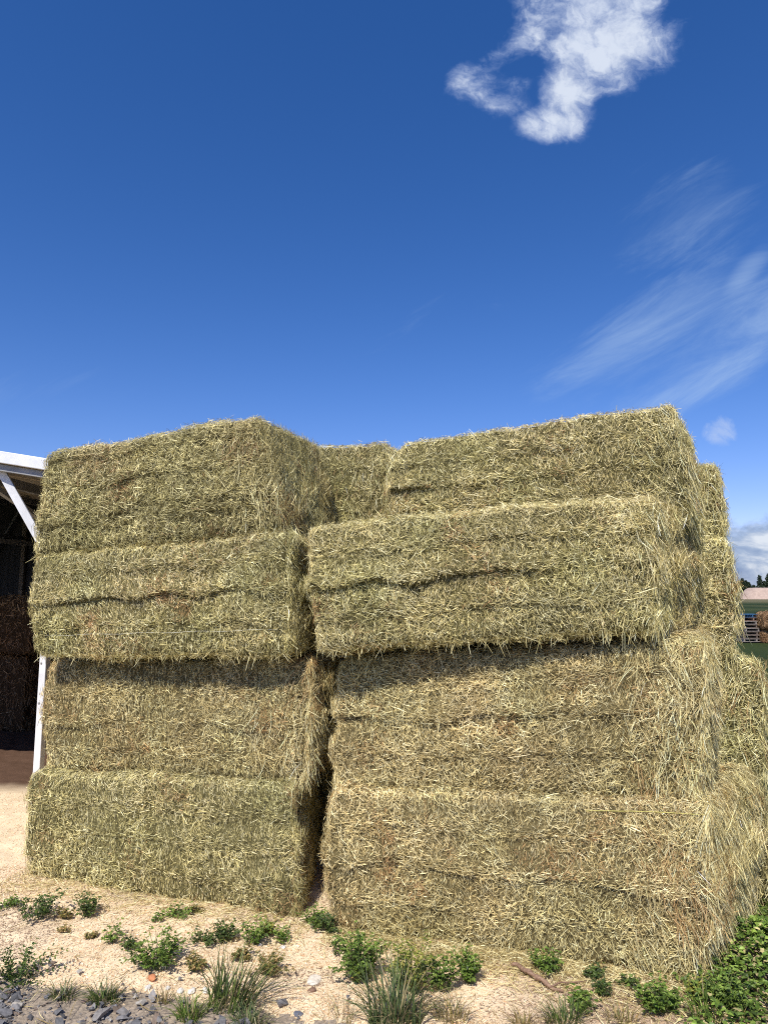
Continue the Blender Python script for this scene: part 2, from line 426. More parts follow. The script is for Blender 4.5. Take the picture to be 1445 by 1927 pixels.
    if drape:
        # long loose straws hanging in locks over the right end and corner
        kk = int(drape * 1.35); P3 = np.zeros((kk, 3)); e = r0.random(kk) < .76
        P3[:, 0] = h[0] * (1 - 2 * .20 * r0.random(kk) ** 2.4 * (~e)); P3[:, 1] = np.where(e, -h[1] + 2 * h[1] * r0.random(kk) ** 1.3, -h[1])
        P3[:, 2] = h[2] * (1 - 2 * r0.random(kk) ** 1.15)
        X3, N3, n3, f3, o3 = place(P3, None)
        lat = noise(np.stack([o3[:, 0] + o3[:, 1], o3[:, 2], o3[:, 1]], 1), .12, seed + 60) * 1.0 + r0.normal(0, .42, kk)
        T3 = unit(np.cross(N3, np.tile(zc, (kk, 1))) + 1e-4)
        D3 = unit(-np.tile(zc, (kk, 1)) + T3 * lat[:, None] + N3 * (.12 + .2 * r0.random(kk))[:, None])
        L3 = np.clip(np.exp(r0.normal(np.log(.07), .42, kk)), .025, .2)
        lift = .004 + .035 * np.clip(noise(o3, .12, seed + 61) + .5, 0, 1) * r0.random(kk)
        V3, F3 = ribbons(X3 + N3 * lift[:, None] + D3 * (L3 * .42)[:, None], N3, D3, L3, .0016 + .0019 * r0.random(kk), r0.normal(0, .7, kk), unit(r0.normal(0, 1, (kk, 3))) * .3 + N3 * .15, .10)
        c3_ = pc[r0.choice(4, kk, p=[.1, .25, .4, .25])] * np.exp(r0.normal(0, .2, (kk, 1))); rd = noise(o3, .2, seed + 62) > .45; c3_[rd & (r0.random(kk) < .6)] = pc[4]
        grav_parts.append((V3, F3, np.repeat(np.clip(c3_, 0, .92), 8, axis=0)))
    Vs = [VC, VS]; Fs = [(FC, 0)]; Cs = [colC, CS]; o_ = len(VC)
    sf = [FS + o_]; o_ += len(VS)
    for V2, F2, c2_ in grav_parts:
        Vs.append(V2); Cs.append(c2_); sf.append(F2 + o_); o_ += len(V2)
    Fs.append((np.concatenate(sf), 1))
    base = (C[0, 0, 0] + C[1, 0, 0] + C[0, 1, 0] + C[1, 1, 0]) / 4
    ob = mesh_np(name, np.concatenate(Vs), Fs, [M['hay_core'], M['straw']], np.concatenate(Cs), None, len(FC), loc=base)
    tag(ob, label, 'hay bale', group)
    ob['_p'] = 0; del ob['_p']
    def surf(fx, fz, lift=.006):
        P3 = np.stack([(np.asarray(fx) * 2 - 1) * h[0], np.full(len(fx), -h[1]), (np.asarray(fz) * 2 - 1) * h[2]], 1)
        a, b, *_ = place(P3, None); return a + b * lift - base
    return ob, surf

FL = Frame((-2.63, 5.23), (-.52, 4.52))
FR = Frame((-.331, 4.43), (1.75, 3.83))
def Q(fr, t, bl, br, tl, tr, t_right=None, zb=None):
    tr_ = t if t_right is None else t_right
    q = [list(fr.hit(*bl, t)), list(fr.hit(*br, tr_)), list(fr.hit(*tl, t)), list(fr.hit(*tr, tr_))]
    if zb is not None:
        q[0][1] = q[1][1] = zb
    return q
GL, GR = 'green hay bales of the left front stack', 'hay bales of the right front stack'
# left stack, bottom to top
q = Q(FL, 0, (48, 1650), (560, 1735), (52, 1452), (552, 1476)); q[0][1] = q[1][1] = -.02
bale(FL, q, 0, .95, 'mixed', 'bottom hay bale of the left stack, standing on the wood shavings', GL, 30000, ((.5, .016),), 21, rearR=-.3, loose=.12, fringe=500)
q = Q(FL, .10, (84, 1452), (580, 1482), (86, 1245), (586, 1236))
bale(FL, q, .10, .95, 'tan', 'set back straw coloured hay bale in the left stack, half shaded by the bale above', GL, 30000, ((.47, .03),), 22, rearR=-.14, drape=1300, loose=.28, fringe=450, rad=.07, warmth=.15)
q = Q(FL, -.13, (66, 1240), (542, 1236), (62, 1046), (546, 1003))
l3, l3s = bale(FL, q, -.13, 1.0, 'green', 'light green hay bale in the left stack with pale twine along its lower half', GL, 32000, ((.55, .036),), 23, rearR=-.08, loose=.2, fringe=700, rad=.06)
q = Q(FL, -.12, (60, 1050), (538, 1002), (90, 852), (492, 781))
bale(FL, q, -.12, .98, 'dark', 'dark olive hay bale on top of the left stack', GL, 32000, ((.62, .02), (.25, .016)), 24, rearR=-.02, drape=1500, loose=.38, fringe=800, rad=.07, endlen=2.2)
# right stack
q = Q(FR, 0, (619, 1748), (1322, 1868), (631, 1486), (1338, 1512)); q[0][1] = q[1][1] = -.02
r1, r1s = bale(FR, q, 0, .95, 'tan', 'bottom hay bale of the right stack, its loose right end drooping over green plants', GR, 36000, ((.52, .04),), 31, rearR=.42, rearL=-.12, drape=4200, loose=.42, fringe=900, endlen=2.6, warmth=.12, bulge=.04, scale=.97)
q = Q(FR, .09, (620, 1492), (1318, 1508), (638, 1242), (1328, 1200))
bale(FR, q, .09, .95, 'tan', 'shaggy tan hay bale in the right stack, shaded along its top edge', GR, 36000, ((.55, .036),), 32, rearR=.18, drape=3000, loose=.4, fringe=700, endlen=2.5, rad=.08, warmth=.1, scale=.97)
q = Q(FR, -.22, (596, 1230), (1232, 1192), (574, 990), (1238, 932), t_right=0.0)
bale(FR, q, -.22, .95, 'green', 'yellow green hay bale jutting forward in the right stack', GR, 34000, ((.53, .044),), 33, rearR=.36, drape=1600, loose=.3, fringe=900, t_right=0.0, rad=.075, endlen=2.2)
q = Q(FR, .36, (735, 960), (1300, 900), (748, 840), (1270, 754), zb=2.44)
bale(FR, q, .36, 1.0, 'green', 'uppermost hay bale of the right stack, its top edge sloping up to the right', GR, 30000, ((.5, .034),), 34, loose=.25, fringe=500, rad=.06, endlen=1.8, rearR=.2, drape=900)
# second row behind
GB = 'hay bales of the row behind the front stacks'
def back(fr, s0, s1, t, z0, z1, z1r, pal, label, seed, cnt=9000, d=.95, fw=None):
    bale(fr, [(s0, z0), (s1, z0), (s0, z1), (s1, z1r)], t, d, pal, label, GB, cnt, ((.5, .02),), seed, loose=.45, fringe=420, grid=.035, endlen=2.0, facew=fw, scale=1.1, drape=1100)
for i, (z0, z1) in enumerate(((0, .78), (.78, 1.58), (1.58, 2.42))):
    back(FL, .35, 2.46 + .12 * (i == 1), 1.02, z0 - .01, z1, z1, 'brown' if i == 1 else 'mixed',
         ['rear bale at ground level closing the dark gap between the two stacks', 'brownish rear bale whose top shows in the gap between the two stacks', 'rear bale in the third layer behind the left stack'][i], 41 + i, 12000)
sR, zR = FL.hit(730, 862, 1.02)
back(FL, .3, sR, .98, 2.42, 3.34, 3.22, 'mixed', 'top rear hay bale showing its lit end between the two stacks', 44, 16000)
for i, (px, py, z0, z1, zr, pal, lab) in enumerate((
        (1446, 1560, -.01, .78, .76, 'dark', 'dull green rear bale low at the right edge of the stacks'),
        (1434, 1300, .77, 1.60, 1.57, 'mixed', 'pale green rear bale standing out past the right stack in the second layer'),
        (1374, 1100, 1.58, 2.40, 2.38, 'mixed', 'ragged rear bale in the third layer at the right end'),
        (1350, 880, 2.36, 3.06, 3.00, 'mixed', 'ragged rear bale at the top right corner with wisps against the sky'))):
    tb = (1.06, 1.06, 1.02, 1.40)[i]
    s_, _ = FR.hit(px, py, tb)
    back(FR, s_ - 2.25, s_, tb, z0, z1, zr, pal, lab, 51 + i, 22000)

# twine lying in the faces
def tube_along(name, pts, rad, mat, parent, sides=5):
    pts = np.asarray(pts); n = len(pts)
    T = unit(np.gradient(pts, axis=0)); a = unit(np.cross(T, np.array([0, 0, 1.]) + 1e-3)); b = np.cross(T, a)
    rad = np.broadcast_to(np.asarray(rad, dtype=float), (n,))
    ang = np.arange(sides) / sides * 2 * math.pi
    V = pts[:, None] + (a[:, None] * np.cos(ang)[None, :, None] + b[:, None] * np.sin(ang)[None, :, None]) * rad[:, None, None]
    i = np.arange(n - 1)[:, None] * sides; j = np.arange(sides)[None]
    q = np.stack([i + j, i + (j + 1) % sides, i + sides + (j + 1) % sides, i + sides + j], 2).reshape(-1, 4)
    caps = np.stack([np.arange(sides)[::-1], (n - 1) * sides + np.arange(sides)])
    return mesh_np(name, V.reshape(-1, 3), [(q, 0), (caps, 0)], [mat], None, parent, len(q))
fx = np.linspace(.06, .97, 160)
tube_along('twine', l3s(fx, np.full(160, .22) + .004 * np.sin(fx * 30), .008), .0013, M['twine_white'], l3)
fx = np.linspace(.70, .99, 60)
tube_along('twine', r1s(fx, np.full(60, .93) + .01 * np.sin(fx * 9), .014), .0022, M['twine_yellow'], r1)

# ------------------------------------------------------------------ ground sheets
def grid_sheet(name, x0, x1, y0, y1, nx, ny, zf, mat, label=None, mask=None):
    xs, ys = np.meshgrid(np.linspace(x0, x1, nx + 1), np.linspace(y0, y1, ny + 1), indexing='ij')
    P = np.stack([xs.reshape(-1), ys.reshape(-1), np.zeros(xs.size)], 1); P[:, 2] = zf(P)
    i = (np.arange(nx)[:, None] * (ny + 1) + np.arange(ny)[None]).reshape(-1)
    q = np.stack([i, i + ny + 1, i + ny + 2, i + 1], 1)
    if mask is not None:
        c = P[q].mean(1); q = q[mask(c)]
    o = mesh_np(name, P, [(q, 0)], [mat], None, None, len(q)); tag(o, label, None, None, 'structure'); return o

# field: one sheet to the horizon
m, nt2, b = new_mat('field_grass')
n1 = noise_node(nt2, .06, 8, .6, (1, .35, 1)); n2 = noise_node(nt2, 9, 8, .7)
ca = ramp(nt2, [(.4, (.028, .045, .012)), (.52, (.045, .065, .018)), (.64, (.12, .10, .045))], n1)
cb = ramp(nt2, [(.3, (.55,) * 3), (.7, (1.3,) * 3)], n2)
tc2 = N(nt2, 'ShaderNodeTexCoord'); sp2 = N(nt2, 'ShaderNodeSeparateXYZ'); nt2.links.new(tc2.outputs['Object'], sp2.inputs[0])
mr = N(nt2, 'ShaderNodeMapRange'); nt2.links.new(sp2.outputs[1], mr.inputs[0]); mr.inputs[1].default_value = 170; mr.inputs[2].default_value = 260
mxf = N(nt2, 'ShaderNodeMix', data_type='RGBA'); nt2.links.new(mr.outputs[0], mxf.inputs[0]); nt2.links.new(ca, mxf.inputs[6]); mxf.inputs[7].default_value = (.17, .15, .075, 1)
mx2 = N(nt2, 'ShaderNodeMix', data_type='RGBA', blend_type='MULTIPLY'); mx2.inputs[0].default_value = 1
nt2.links.new(mxf.outputs[2], mx2.inputs[6]); nt2.links.new(cb, mx2.inputs[7]); nt2.links.new(mx2.outputs[2], b.inputs['Base Color'])
b.inputs['Roughness'].default_value = .95; b.inputs['Specular IOR Level'].default_value = .1; bump(nt2, b, n2, .6, .05)
FIELD = m
V = np.array([[-3000, -500, -.03], [3000, -500, -.03], [3000, 4000, -.03], [-3000, 4000, -.03]], float)
tag(mesh_np('field', V, [(np.array([[0, 1, 2, 3]]), 0)], [FIELD]), kind='structure')

# sawdust yard
def zsaw(P):
    z = .016 * noise(P, .9, 3) + .012 * noise(P, .24, 4) + .008 * noise(P, .09, 5) + .004 * noise(P, .045, 6)
    return z + .004
gx0, gy0 = G(0, 1842); gx1, gy1 = G(560, 1930)
def gravel_side(P):      # >0 inside the gravel
    s = (P[:, 0] - gx0) / (gx1 - gx0); yb = gy0 + (gy1 - gy0) * np.clip(s, -1.5, 2.5)
    return yb - P[:, 1] + .06 * noise(P * np.array([1, 1, 0]), .3, 9) + .04 * noise(P * np.array([1, 1, 0]), .09, 19)
m, nt2, b = new_mat('wood_shavings_ground')
n1 = noise_node(nt2, 2.2, 6, .6); n2 = noise_node(nt2, 95, 8, .75); n3 = noise_node(nt2, 1.1, 4, .6)
ca = ramp(nt2, [(.33, (.60, .43, .27)), (.5, (.86, .68, .45)), (.66, (.92, .77, .54))], n2)
cb = ramp(nt2, [(.26, (.82, .78, .74)), (.42, (1, 1, 1))], n1)
tc2 = N(nt2, 'ShaderNodeTexCoord'); sp2 = N(nt2, 'ShaderNodeSeparateXYZ'); nt2.links.new(tc2.outputs['Object'], sp2.inputs[0])
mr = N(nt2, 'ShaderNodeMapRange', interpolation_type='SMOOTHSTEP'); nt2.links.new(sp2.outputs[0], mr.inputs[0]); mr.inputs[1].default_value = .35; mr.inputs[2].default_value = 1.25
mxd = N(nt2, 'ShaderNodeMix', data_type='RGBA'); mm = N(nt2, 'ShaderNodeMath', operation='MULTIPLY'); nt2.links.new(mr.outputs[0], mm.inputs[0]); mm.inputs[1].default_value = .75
mr2 = N(nt2, 'ShaderNodeMapRange', interpolation_type='SMOOTHSTEP'); nt2.links.new(sp2.outputs[1], mr2.inputs[0]); mr2.inputs[1].default_value = 7.2; mr2.inputs[2].default_value = 7.7  # brown barn floor dirt, with the roof's shadow edge painted into its colour
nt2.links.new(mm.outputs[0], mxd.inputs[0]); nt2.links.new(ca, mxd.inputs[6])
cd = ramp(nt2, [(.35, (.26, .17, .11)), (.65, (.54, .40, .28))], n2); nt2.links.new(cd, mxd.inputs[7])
mx2 = N(nt2, 'ShaderNodeMix', data_type='RGBA', blend_type='MULTIPLY'); mx2.inputs[0].default_value = 1
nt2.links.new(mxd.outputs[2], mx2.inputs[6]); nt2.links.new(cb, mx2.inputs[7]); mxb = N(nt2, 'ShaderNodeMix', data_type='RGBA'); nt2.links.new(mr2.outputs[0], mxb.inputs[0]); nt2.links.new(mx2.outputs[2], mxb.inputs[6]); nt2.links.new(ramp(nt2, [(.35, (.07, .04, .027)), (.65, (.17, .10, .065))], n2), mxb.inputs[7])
nt2.links.new(mxb.outputs[2], b.inputs['Base Color'])
b.inputs['Roughness'].default_value = .95; b.inputs['Specular IOR Level'].default_value = .1; bump(nt2, b, n2, .45, .006)
SAW = m
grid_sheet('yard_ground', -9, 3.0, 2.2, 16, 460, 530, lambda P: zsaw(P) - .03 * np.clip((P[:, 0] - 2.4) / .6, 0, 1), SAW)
m = noisy_mat('gravel_dust', (.20, .165, .13), (.50, .40, .29), 60, .95, .9, .01)
grid_sheet('gravel_bed', -9, 1.5, 1.0, 4.4, 420, 140, lambda P: zsaw(P) + .006, m, mask=lambda c: gravel_side(c) > -.02)

def ground_z(x, y): return float(zsaw(np.array([[x, y, 0.]]))[0])

# chips strewn over the yard
def strew(n, x0, x1, y0, y1, power=1.0):
    P = np.zeros((n, 3)); P[:, 0] = x0 + (x1 - x0) * rng.random(n); P[:, 1] = y0 + (y1 - y0) * rng.random(n) ** power
    return P
P = np.concatenate([strew(95000, -2.9, 2.6, 3.2, 5.4, 1.3), strew(22000, -5.5, -2.2, 3.6, 7.25)])
keep = gravel_side(P) < .12 - .1 * rng.random(len(P)); P = P[keep]; P[:, 2] = zsaw(P) + .002 + .003 * rng.random(len(P))
k = len(P); nn = unit(np.stack([rng.normal(0, .45, k), rng.normal(0, .45, k), np.ones(k)], 1))
th = rng.random(k) * 6.28; D = np.stack([np.cos(th), np.sin(th), rng.normal(0, .25, k)], 1)
pal = np.array([(.86, .66, .42), (.78, .57, .33), (.90, .76, .53), (.56, .36, .20), (.72, .42, .22)])
pdk = np.array([(.42, .30, .20), (.34, .23, .15), (.6, .48, .34), (.26, .16, .10), (.5, .38, .26)])
ci = rng.choice(5, k, p=[.36, .24, .24, .09, .07]); dirt = (P[:, 0] + .25 * noise(P, .3, 77) > .55) & (rng.random(k) < .7)
dirt |= noise(P, .35, 78) > .55
c = np.where(dirt[:, None], pdk[ci], pal[ci]) * (1 + .12 * rng.normal(0, 1, (k, 1)))
Vv_, Fv_ = ribbons(P, nn, D, np.clip(np.exp(rng.normal(np.log(.010), .5, k)), .004, .035), .003 + .006 * rng.random(k), rng.normal(0, .4, k), unit(rng.normal(0, 1, (k, 3))) * .3, segs=1)
o = mesh_np('wood_shavings', Vv_, [(Fv_, 0)], [M['chips']], np.repeat(c, 4, axis=0))
tag(o, 'pale wood shavings strewn over the yard in front of the hay', 'wood shavings', None, 'stuff')
# loose hay litter along the foot of the stacks
k = 9500
fr_sel = rng.random(k) < .22
s = rng.random(k); t = -np.abs(rng.normal(0, .16, k))
P = np.zeros((k, 3))
for i in range(k):
    f_ = FL if fr_sel[i] else FR
    P[i] = f_.O + f_.d * (s[i] * (f_.len + .1)) + f_.n * (t[i] * (1 if fr_sel[i] else .5 + 1.1 * s[i]))
P[:1100] = strew(1100, -2.9, 2.2, 3.2, 5.0)
P[:, 2] = zsaw(P) + .006 + .012 * rng.random(k) + .02 * (gravel_side(P) > 0)
nn = unit(np.stack([rng.normal(0, .3, k), rng.normal(0, .3, k), np.ones(k)], 1)); th = rng.random(k) * 6.28
D = np.stack([np.cos(th), np.sin(th), rng.normal(0, .15, k)], 1)
pc = np.array(PAL['tan'])
Vv_, Fv_ = ribbons(P, nn, D, np.clip(np.exp(rng.normal(np.log(.07), .45, k)), .02, .22), .0018 + .002 * rng.random(k), rng.normal(0, .4, k), unit(rng.normal(0, 1, (k, 3))) * .4)
tag(mesh_np('loose_hay', Vv_, [(Fv_, 0)], [M['straw']], np.repeat(pc[rng.integers(0, 4, k)], 8, axis=0)), 'loose hay litter fallen along the foot of the two stacks', 'loose hay', None, 'stuff')

# ------------------------------------------------------------------ stones
def rock_proto(seed, n=11, flat=.5):
    r = random.Random(seed); bm = bmesh.new()
    for _ in range(n):
        v = Vector((r.gauss(0, 1), r.gauss(0, 1), r.gauss(0, 1))).normalized() * r.uniform(.8, 1)
        bm.verts.new((v.x, v.y * .75, v.z * flat))
    bmesh.ops.convex_hull(bm, input=bm.verts)
    for v in [v for v in bm.verts if not v.link_faces]: bm.verts.remove(v)
    bmesh.ops.triangulate(bm, faces=bm.faces); bm.verts.index_update()
    V = np.array([v.co[:] for v in bm.verts]); Fc = np.array([[v.index for v in f.verts] for f in bm.faces]); bm.free()
    return V, Fc
protos = [rock_proto(i, 7 + i % 3, .28 + .07 * (i % 4)) for i in range(14)]
def euler_mats(a, b, c):
    ca, sa, cb, sb, cc, sc = np.cos(a), np.sin(a), np.cos(b), np.sin(b), np.cos(c), np.sin(c)
    Rm = np.zeros((len(a), 3, 3))
    Rm[:, 0, 0] = cc * cb; Rm[:, 0, 1] = cc * sb * sa - sc * ca; Rm[:, 0, 2] = cc * sb * ca + sc * sa
    Rm[:, 1, 0] = sc * cb; Rm[:, 1, 1] = sc * sb * sa + cc * ca; Rm[:, 1, 2] = sc * sb * ca - cc * sa
    Rm[:, 2, 0] = -sb; Rm[:, 2, 1] = cb * sa; Rm[:, 2, 2] = cb * ca
    return Rm
n = 22000
P = strew(n, -3.2, 1.2, 2.9, 4.1); gs = gravel_side(P)
P = P[(gs > .04 * rng.random(n)) & ((gs > .12) | (rng.random(n) < .4)) | ((gs > -.22) & (rng.random(n) < .03))]; P = P[(P[:, 0] < -1.9 + .3 * noise(P, .2, 66)) | (rng.random(len(P)) < .30 + .25 * noise(P, .15, 67))]; n = len(P)
size = np.clip(np.exp(rng.normal(np.log(.0105), .65, n)), .005, .055)
P[:, 2] = zsaw(P) + .006 + size * .25 + .012 * rng.random(n)
Rm = euler_mats(rng.normal(0, .3, n), rng.normal(0, .3, n), rng.random(n) * 6.28)
Vs, Fs, Cs, off = [], [], [], 0
gp = np.array([(.145, .14, .14), (.21, .20, .195), (.10, .098, .098), (.27, .25, .23), (.22, .165, .125), (.40, .36, .30)])
for j, (pv, pf) in enumerate(protos):
    idx = np.arange(j, n, len(protos))
    W3 = np.einsum('nij,nvj->nvi', Rm[idx], pv[None] * size[idx][:, None, None]) + P[idx][:, None]
    Vs.append(W3.reshape(-1, 3)); Fs.append((pf[None] + (np.arange(len(idx)) * len(pv))[:, None, None]).reshape(-1, 3) + off)
    cj = gp[rng.choice(6, len(idx), p=[.3, .25, .15, .15, .1, .05])] * (1 + .15 * rng.normal(0, 1, (len(idx), 1)))
    Cs.append(np.repeat(cj, len(pv), axis=0)); off += len(idx) * len(pv)
tag(mesh_np('gravel', np.concatenate(Vs), [(np.concatenate(Fs), 0)], [M['rock']], np.concatenate(Cs)), 'dark grey crushed slate gravel in the near left corner', 'gravel', None, 'stuff')

def stone(px, py, wpx, col, label, seed, flat=.6, cat='stone', name='stone'):
    x, y = G(px, py); s_ = wpx / F * y / 2
    r = random.Random(seed); bm = bmesh.new()
    bmesh.ops.create_icosphere(bm, subdivisions=3, radius=1)
    for v in bm.verts:
        d = v.co.normalized(); q = np.array([[d.x, d.y, d.z]])
        k_ = 1 + .22 * noise(q + seed, .8, seed)[0] + .10 * noise(q + seed, .3, seed)[0]
        k_ = min(k_, .98 + .05 * noise(q + seed, .5, seed + 3)[0]) * (1 + .35 * noise(q + seed, .9, seed + 6)[0])
        v.co = Vector((d.x * k_, d.y * k_ * .8, d.z * k_ * flat)) * s_
    V = np.array([v.co[:] for v in bm.verts]); Fc = np.array([[v.index for v in f.verts] for f in bm.faces]); bm.free()
    c = np.array(col) * (1 + .2 * noise(V + seed, s_ * .4, 5))[:, None]
    o = mesh_np(name, V, [(Fc, 0)], [M['rock']], c); o.location = (x, y, ground_z(x, y) + s_ * flat * .55); o.rotation_euler = (0, 0, r.random() * 6)
    tag(o, label, cat); return o
WH = (.72, .68, .6)
stone(311, 1822, 14, (.66, .6, .46), 'pale cream stone just below the leafy bush in the left part of the yard', 1, .8)
stone(286, 1846, 16, (.5, .2, .09), 'rust orange stone near the edge of the slate gravel', 2, .8)
stone(278, 1860, 12, WH, 'small white stone right below the rust orange stone', 3)
stone(316, 1862, 12, WH, 'white stone to the right of the rust orange stone, behind thin grass', 4)
stone(340, 1864, 13, WH, 'chalky stone between the sparse grass and the big grass tuft', 5)
stone(362, 1865, 17, WH, 'broader chalky white stone left of the big grass tuft', 6, .5)
stone(387, 1863, 15, WH, 'white stone half hidden against the big grass tuft', 7, .6)
stone(592, 1847, 32, (.74, .66, .54), 'large flat whitish stone sunk in the shavings between the grass tuft and the leafy bush', 8, .2)
stone(490, 1781, 7, (.8, .78, .74), 'tiny bright white pebble below the gap between the stacks', 9, .9)
stone(533, 1780, 11, WH, 'low white stone under the last bale of the left stack', 10, .4)
stone(561, 1912, 18, (.13, .14, .17), 'lone dark slate fragment on the shavings at the bottom edge', 11, .35)
stone(588, 1869, 16, (.2, .12, .08), 'dark brown bark lump lying on the shavings below the whitish stone', 12, .5, 'bark lump', 'bark_lump')
stone(664, 1852, 10, (.66, .38, .14), 'orange wood chunk at the foot of the tall leafy bush', 13, .6, 'wood chunk', 'wood_chunk')
stone(876, 1788, 10, (.66, .48, .28), 'ochre lump against the foot of the right stack', 14, .6, 'stone')

# fallen branch
pts_px = [(962, 1826), (975, 1831), (988, 1843), (1000, 1849), (1012, 1853), (1030, 1860), (1046, 1867), (1062, 1872)]
pts = []
for i, (a, b_) in enumerate(pts_px):
    x, y = G(a, b_); pts.append((x, y, ground_z(x, y) + [.018, .03, .038, .034, .03, .022, .016, .01][i]))
pts = np.array(pts); tt = np.linspace(0, len(pts) - 1, 40); cp = np.stack([np.interp(tt, np.arange(len(pts)), pts[:, j]) for j in range(3)], 1)
cp[:, 2] += .004 * np.sin(tt * 3.1); cp[:, 1] += .022 * noise(cp * 1, .09, 3); cp[:, 0] += .012 * noise(cp * 1, .06, 4)
rad = np.interp(tt, [0, 1, 2, 3.2, 3.5, 4.5, 7], [.006, .014, .017, .012, .017, .013, .006]) * (1 + .12 * np.sin(tt * 5.3) + .3 * noise(cp, .035, 8)) * .9
br = tube_along('fallen_branch', cp - cp[0], rad, M['branch'], None, 9); br.location = cp[0]
tag(br, 'bent reddish brown piece of bare branch lying in front of the right stack', 'branch')
tw = np.array([cp[30], cp[30] + np.array([.05, .02, .012]), cp[30] + np.array([.13, .03, .008]), cp[30] + np.array([.2, .05, .004])]) - cp[0]
tube_along('twig', tw, [.005, .004, .003, .002], M['branch'], br, 6)

# ------------------------------------------------------------------ plants
def leaf_mesh(P, D, Nn, Ln, Wd, fold=.25):
    k = len(P); D = unit(D); Sd = unit(np.cross(D, Nn) + 1e-6); Un = np.cross(Sd, D)
    V = np.zeros((k, 7, 3)); l = Ln[:, None]; w_ = Wd[:, None]
    V[:, 0] = P
    V[:, 1] = P + D * l * .35 - Sd * w_ * .45 + Un * w_ * fold; V[:, 2] = P + D * l * .4; V[:, 3] = P + D * l * .35 + Sd * w_ * .45 + Un * w_ * fold
    V[:, 4] = P + D * l * .72 - Sd * w_ * .36 + Un * w_ * fold * .6 - Un * l * .06; V[:, 5] = P + D * l * .72 + Sd * w_ * .36 + Un * w_ * fold * .6 - Un * l * .06
    V[:, 6] = P + D * l - Un * l * .16
    b0 = (np.arange(k) * 7)[:, None, None]
    Fc = (np.array([[0, 2, 1], [0, 3, 2], [1, 2, 4], [2, 3, 5], [2, 5, 6], [2, 6, 4]])[None] + b0).reshape(-1, 3)
    return V.reshape(-1, 3), Fc
GREENS = {'fresh': [(0.118, 0.195, 0.031), (0.175, 0.260, 0.041), (0.238, 0.326, 0.062), (0.079, 0.130, 0.020)],
          'yellow': [(0.221, 0.260, 0.041), (0.316, 0.338, 0.062), (0.141, 0.182, 0.031), (0.410, 0.364, 0.093)],
          'dark': [(0.063, 0.104, 0.026), (0.095, 0.143, 0.031), (0.141, 0.195, 0.041), (0.048, 0.072, 0.020)],
          'olive': [(0.206, 0.182, 0.052), (0.301, 0.234, 0.077), (0.141, 0.143, 0.037), (0.474, 0.326, 0.133)],
          'blue': [(0.086, 0.130, 0.047), (0.135, 0.182, 0.062), (0.190, 0.234, 0.082), (0.063, 0.091, 0.031)]}
def leafy(r0, x, y, wid, hgt, pal, n_stem, lsize, spread=1.0):
    """upright branching clover-like plant: stems with leaf triples; returns local arrays"""
    P_, D_, N_, L_, W_, tubes = [], [], [], [], [], []
    for s_ in range(n_stem):
        a = r0.random() * 6.28; rr = math.sqrt(r0.random()) * wid * .16
        base = np.array([math.cos(a) * rr, math.sin(a) * rr, 0.])
        out = np.array([math.cos(a + r0.normal(0, .5)), math.sin(a + r0.normal(0, .5)), 0]) * wid * .42 * spread * math.sqrt(r0.random())
        hh = hgt * (.45 + .6 * r0.random()) * (1 - .35 * np.linalg.norm(out) / (wid * .5 + 1e-6))
        tip = base + out + np.array([0, 0, hh])
        nseg = 6; pts = [base + (tip - base) * t_ + np.array([0, 0, hh * .18 * math.sin(t_ * 3.1)]) + r0.normal(0, .003, 3) * (t_ > 0) for t_ in np.linspace(0, 1, nseg)]
        tubes.append(np.array(pts))
        nl = int(5 + 9 * r0.random())
        for j in range(nl):
            t_ = .2 + .8 * (j + r0.random()) / nl; i0 = min(int(t_ * (nseg - 1)), nseg - 2); c = pts[i0] + (pts[i0 + 1] - pts[i0]) * (t_ * (nseg - 1) - i0)
            az = r0.random() * 6.28; pe = np.array([math.cos(az), math.sin(az), .35 + .3 * r0.normal()]); pe /= np.linalg.norm(pe)
            c2 = c + pe * lsize * (.4 + .8 * r0.random())
            for m_ in (-1, 0, 1):
                az2 = az + m_ * .95; dd = np.array([math.cos(az2), math.sin(az2), .15 + .35 * r0.normal()])
                P_.append(c2); D_.append(dd); N_.append(np.array([r0.normal(0, .35), r0.normal(0, .35) - .15, 1])); sz = lsize * (.55 + .6 * r0.random()) * (1.1 - .35 * t_)
                L_.append(sz); W_.append(sz * (.5 + .25 * r0.random()))
    V, Fc = leaf_mesh(np.array(P_), np.array(D_), unit(np.array(N_)), np.array(L_), np.array(W_))
    g = np.array(GREENS[pal]); ci = r0.integers(0, 4, len(P_) // 3 + 1).repeat(3)[:len(P_)]
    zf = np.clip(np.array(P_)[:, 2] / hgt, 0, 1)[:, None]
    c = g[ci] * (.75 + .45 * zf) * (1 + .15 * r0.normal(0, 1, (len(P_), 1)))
    return V, Fc, np.repeat(c, 7, axis=0), tubes
def stem_arrays(tubes, r0, rad=.0016):
    Vs, Fs, off = [], [], 0
    for pts in tubes:
        n = len(pts); T = unit(np.gradient(pts, axis=0)); a = unit(np.cross(T, np.array([.3, 1, 0]))); b_ = np.cross(T, a)
        ang = np.arange(3) / 3 * 6.283; rr = np.linspace(1.3, .6, n) * rad
        V = pts[:, None] + (a[:, None] * np.cos(ang)[None, :, None] + b_[:, None] * np.sin(ang)[None, :, None]) * rr[:, None, None]
        i = np.arange(n - 1)[:, None] * 3; j = np.arange(3)[None]
        q = np.stack([i + j, i + (j + 1) % 3, i + 3 + (j + 1) % 3, i + 3 + j], 2).reshape(-1, 4)
        Vs.append(V.reshape(-1, 3)); Fs.append(q + off); off += n * 3
    return np.concatenate(Vs), np.concatenate(Fs)
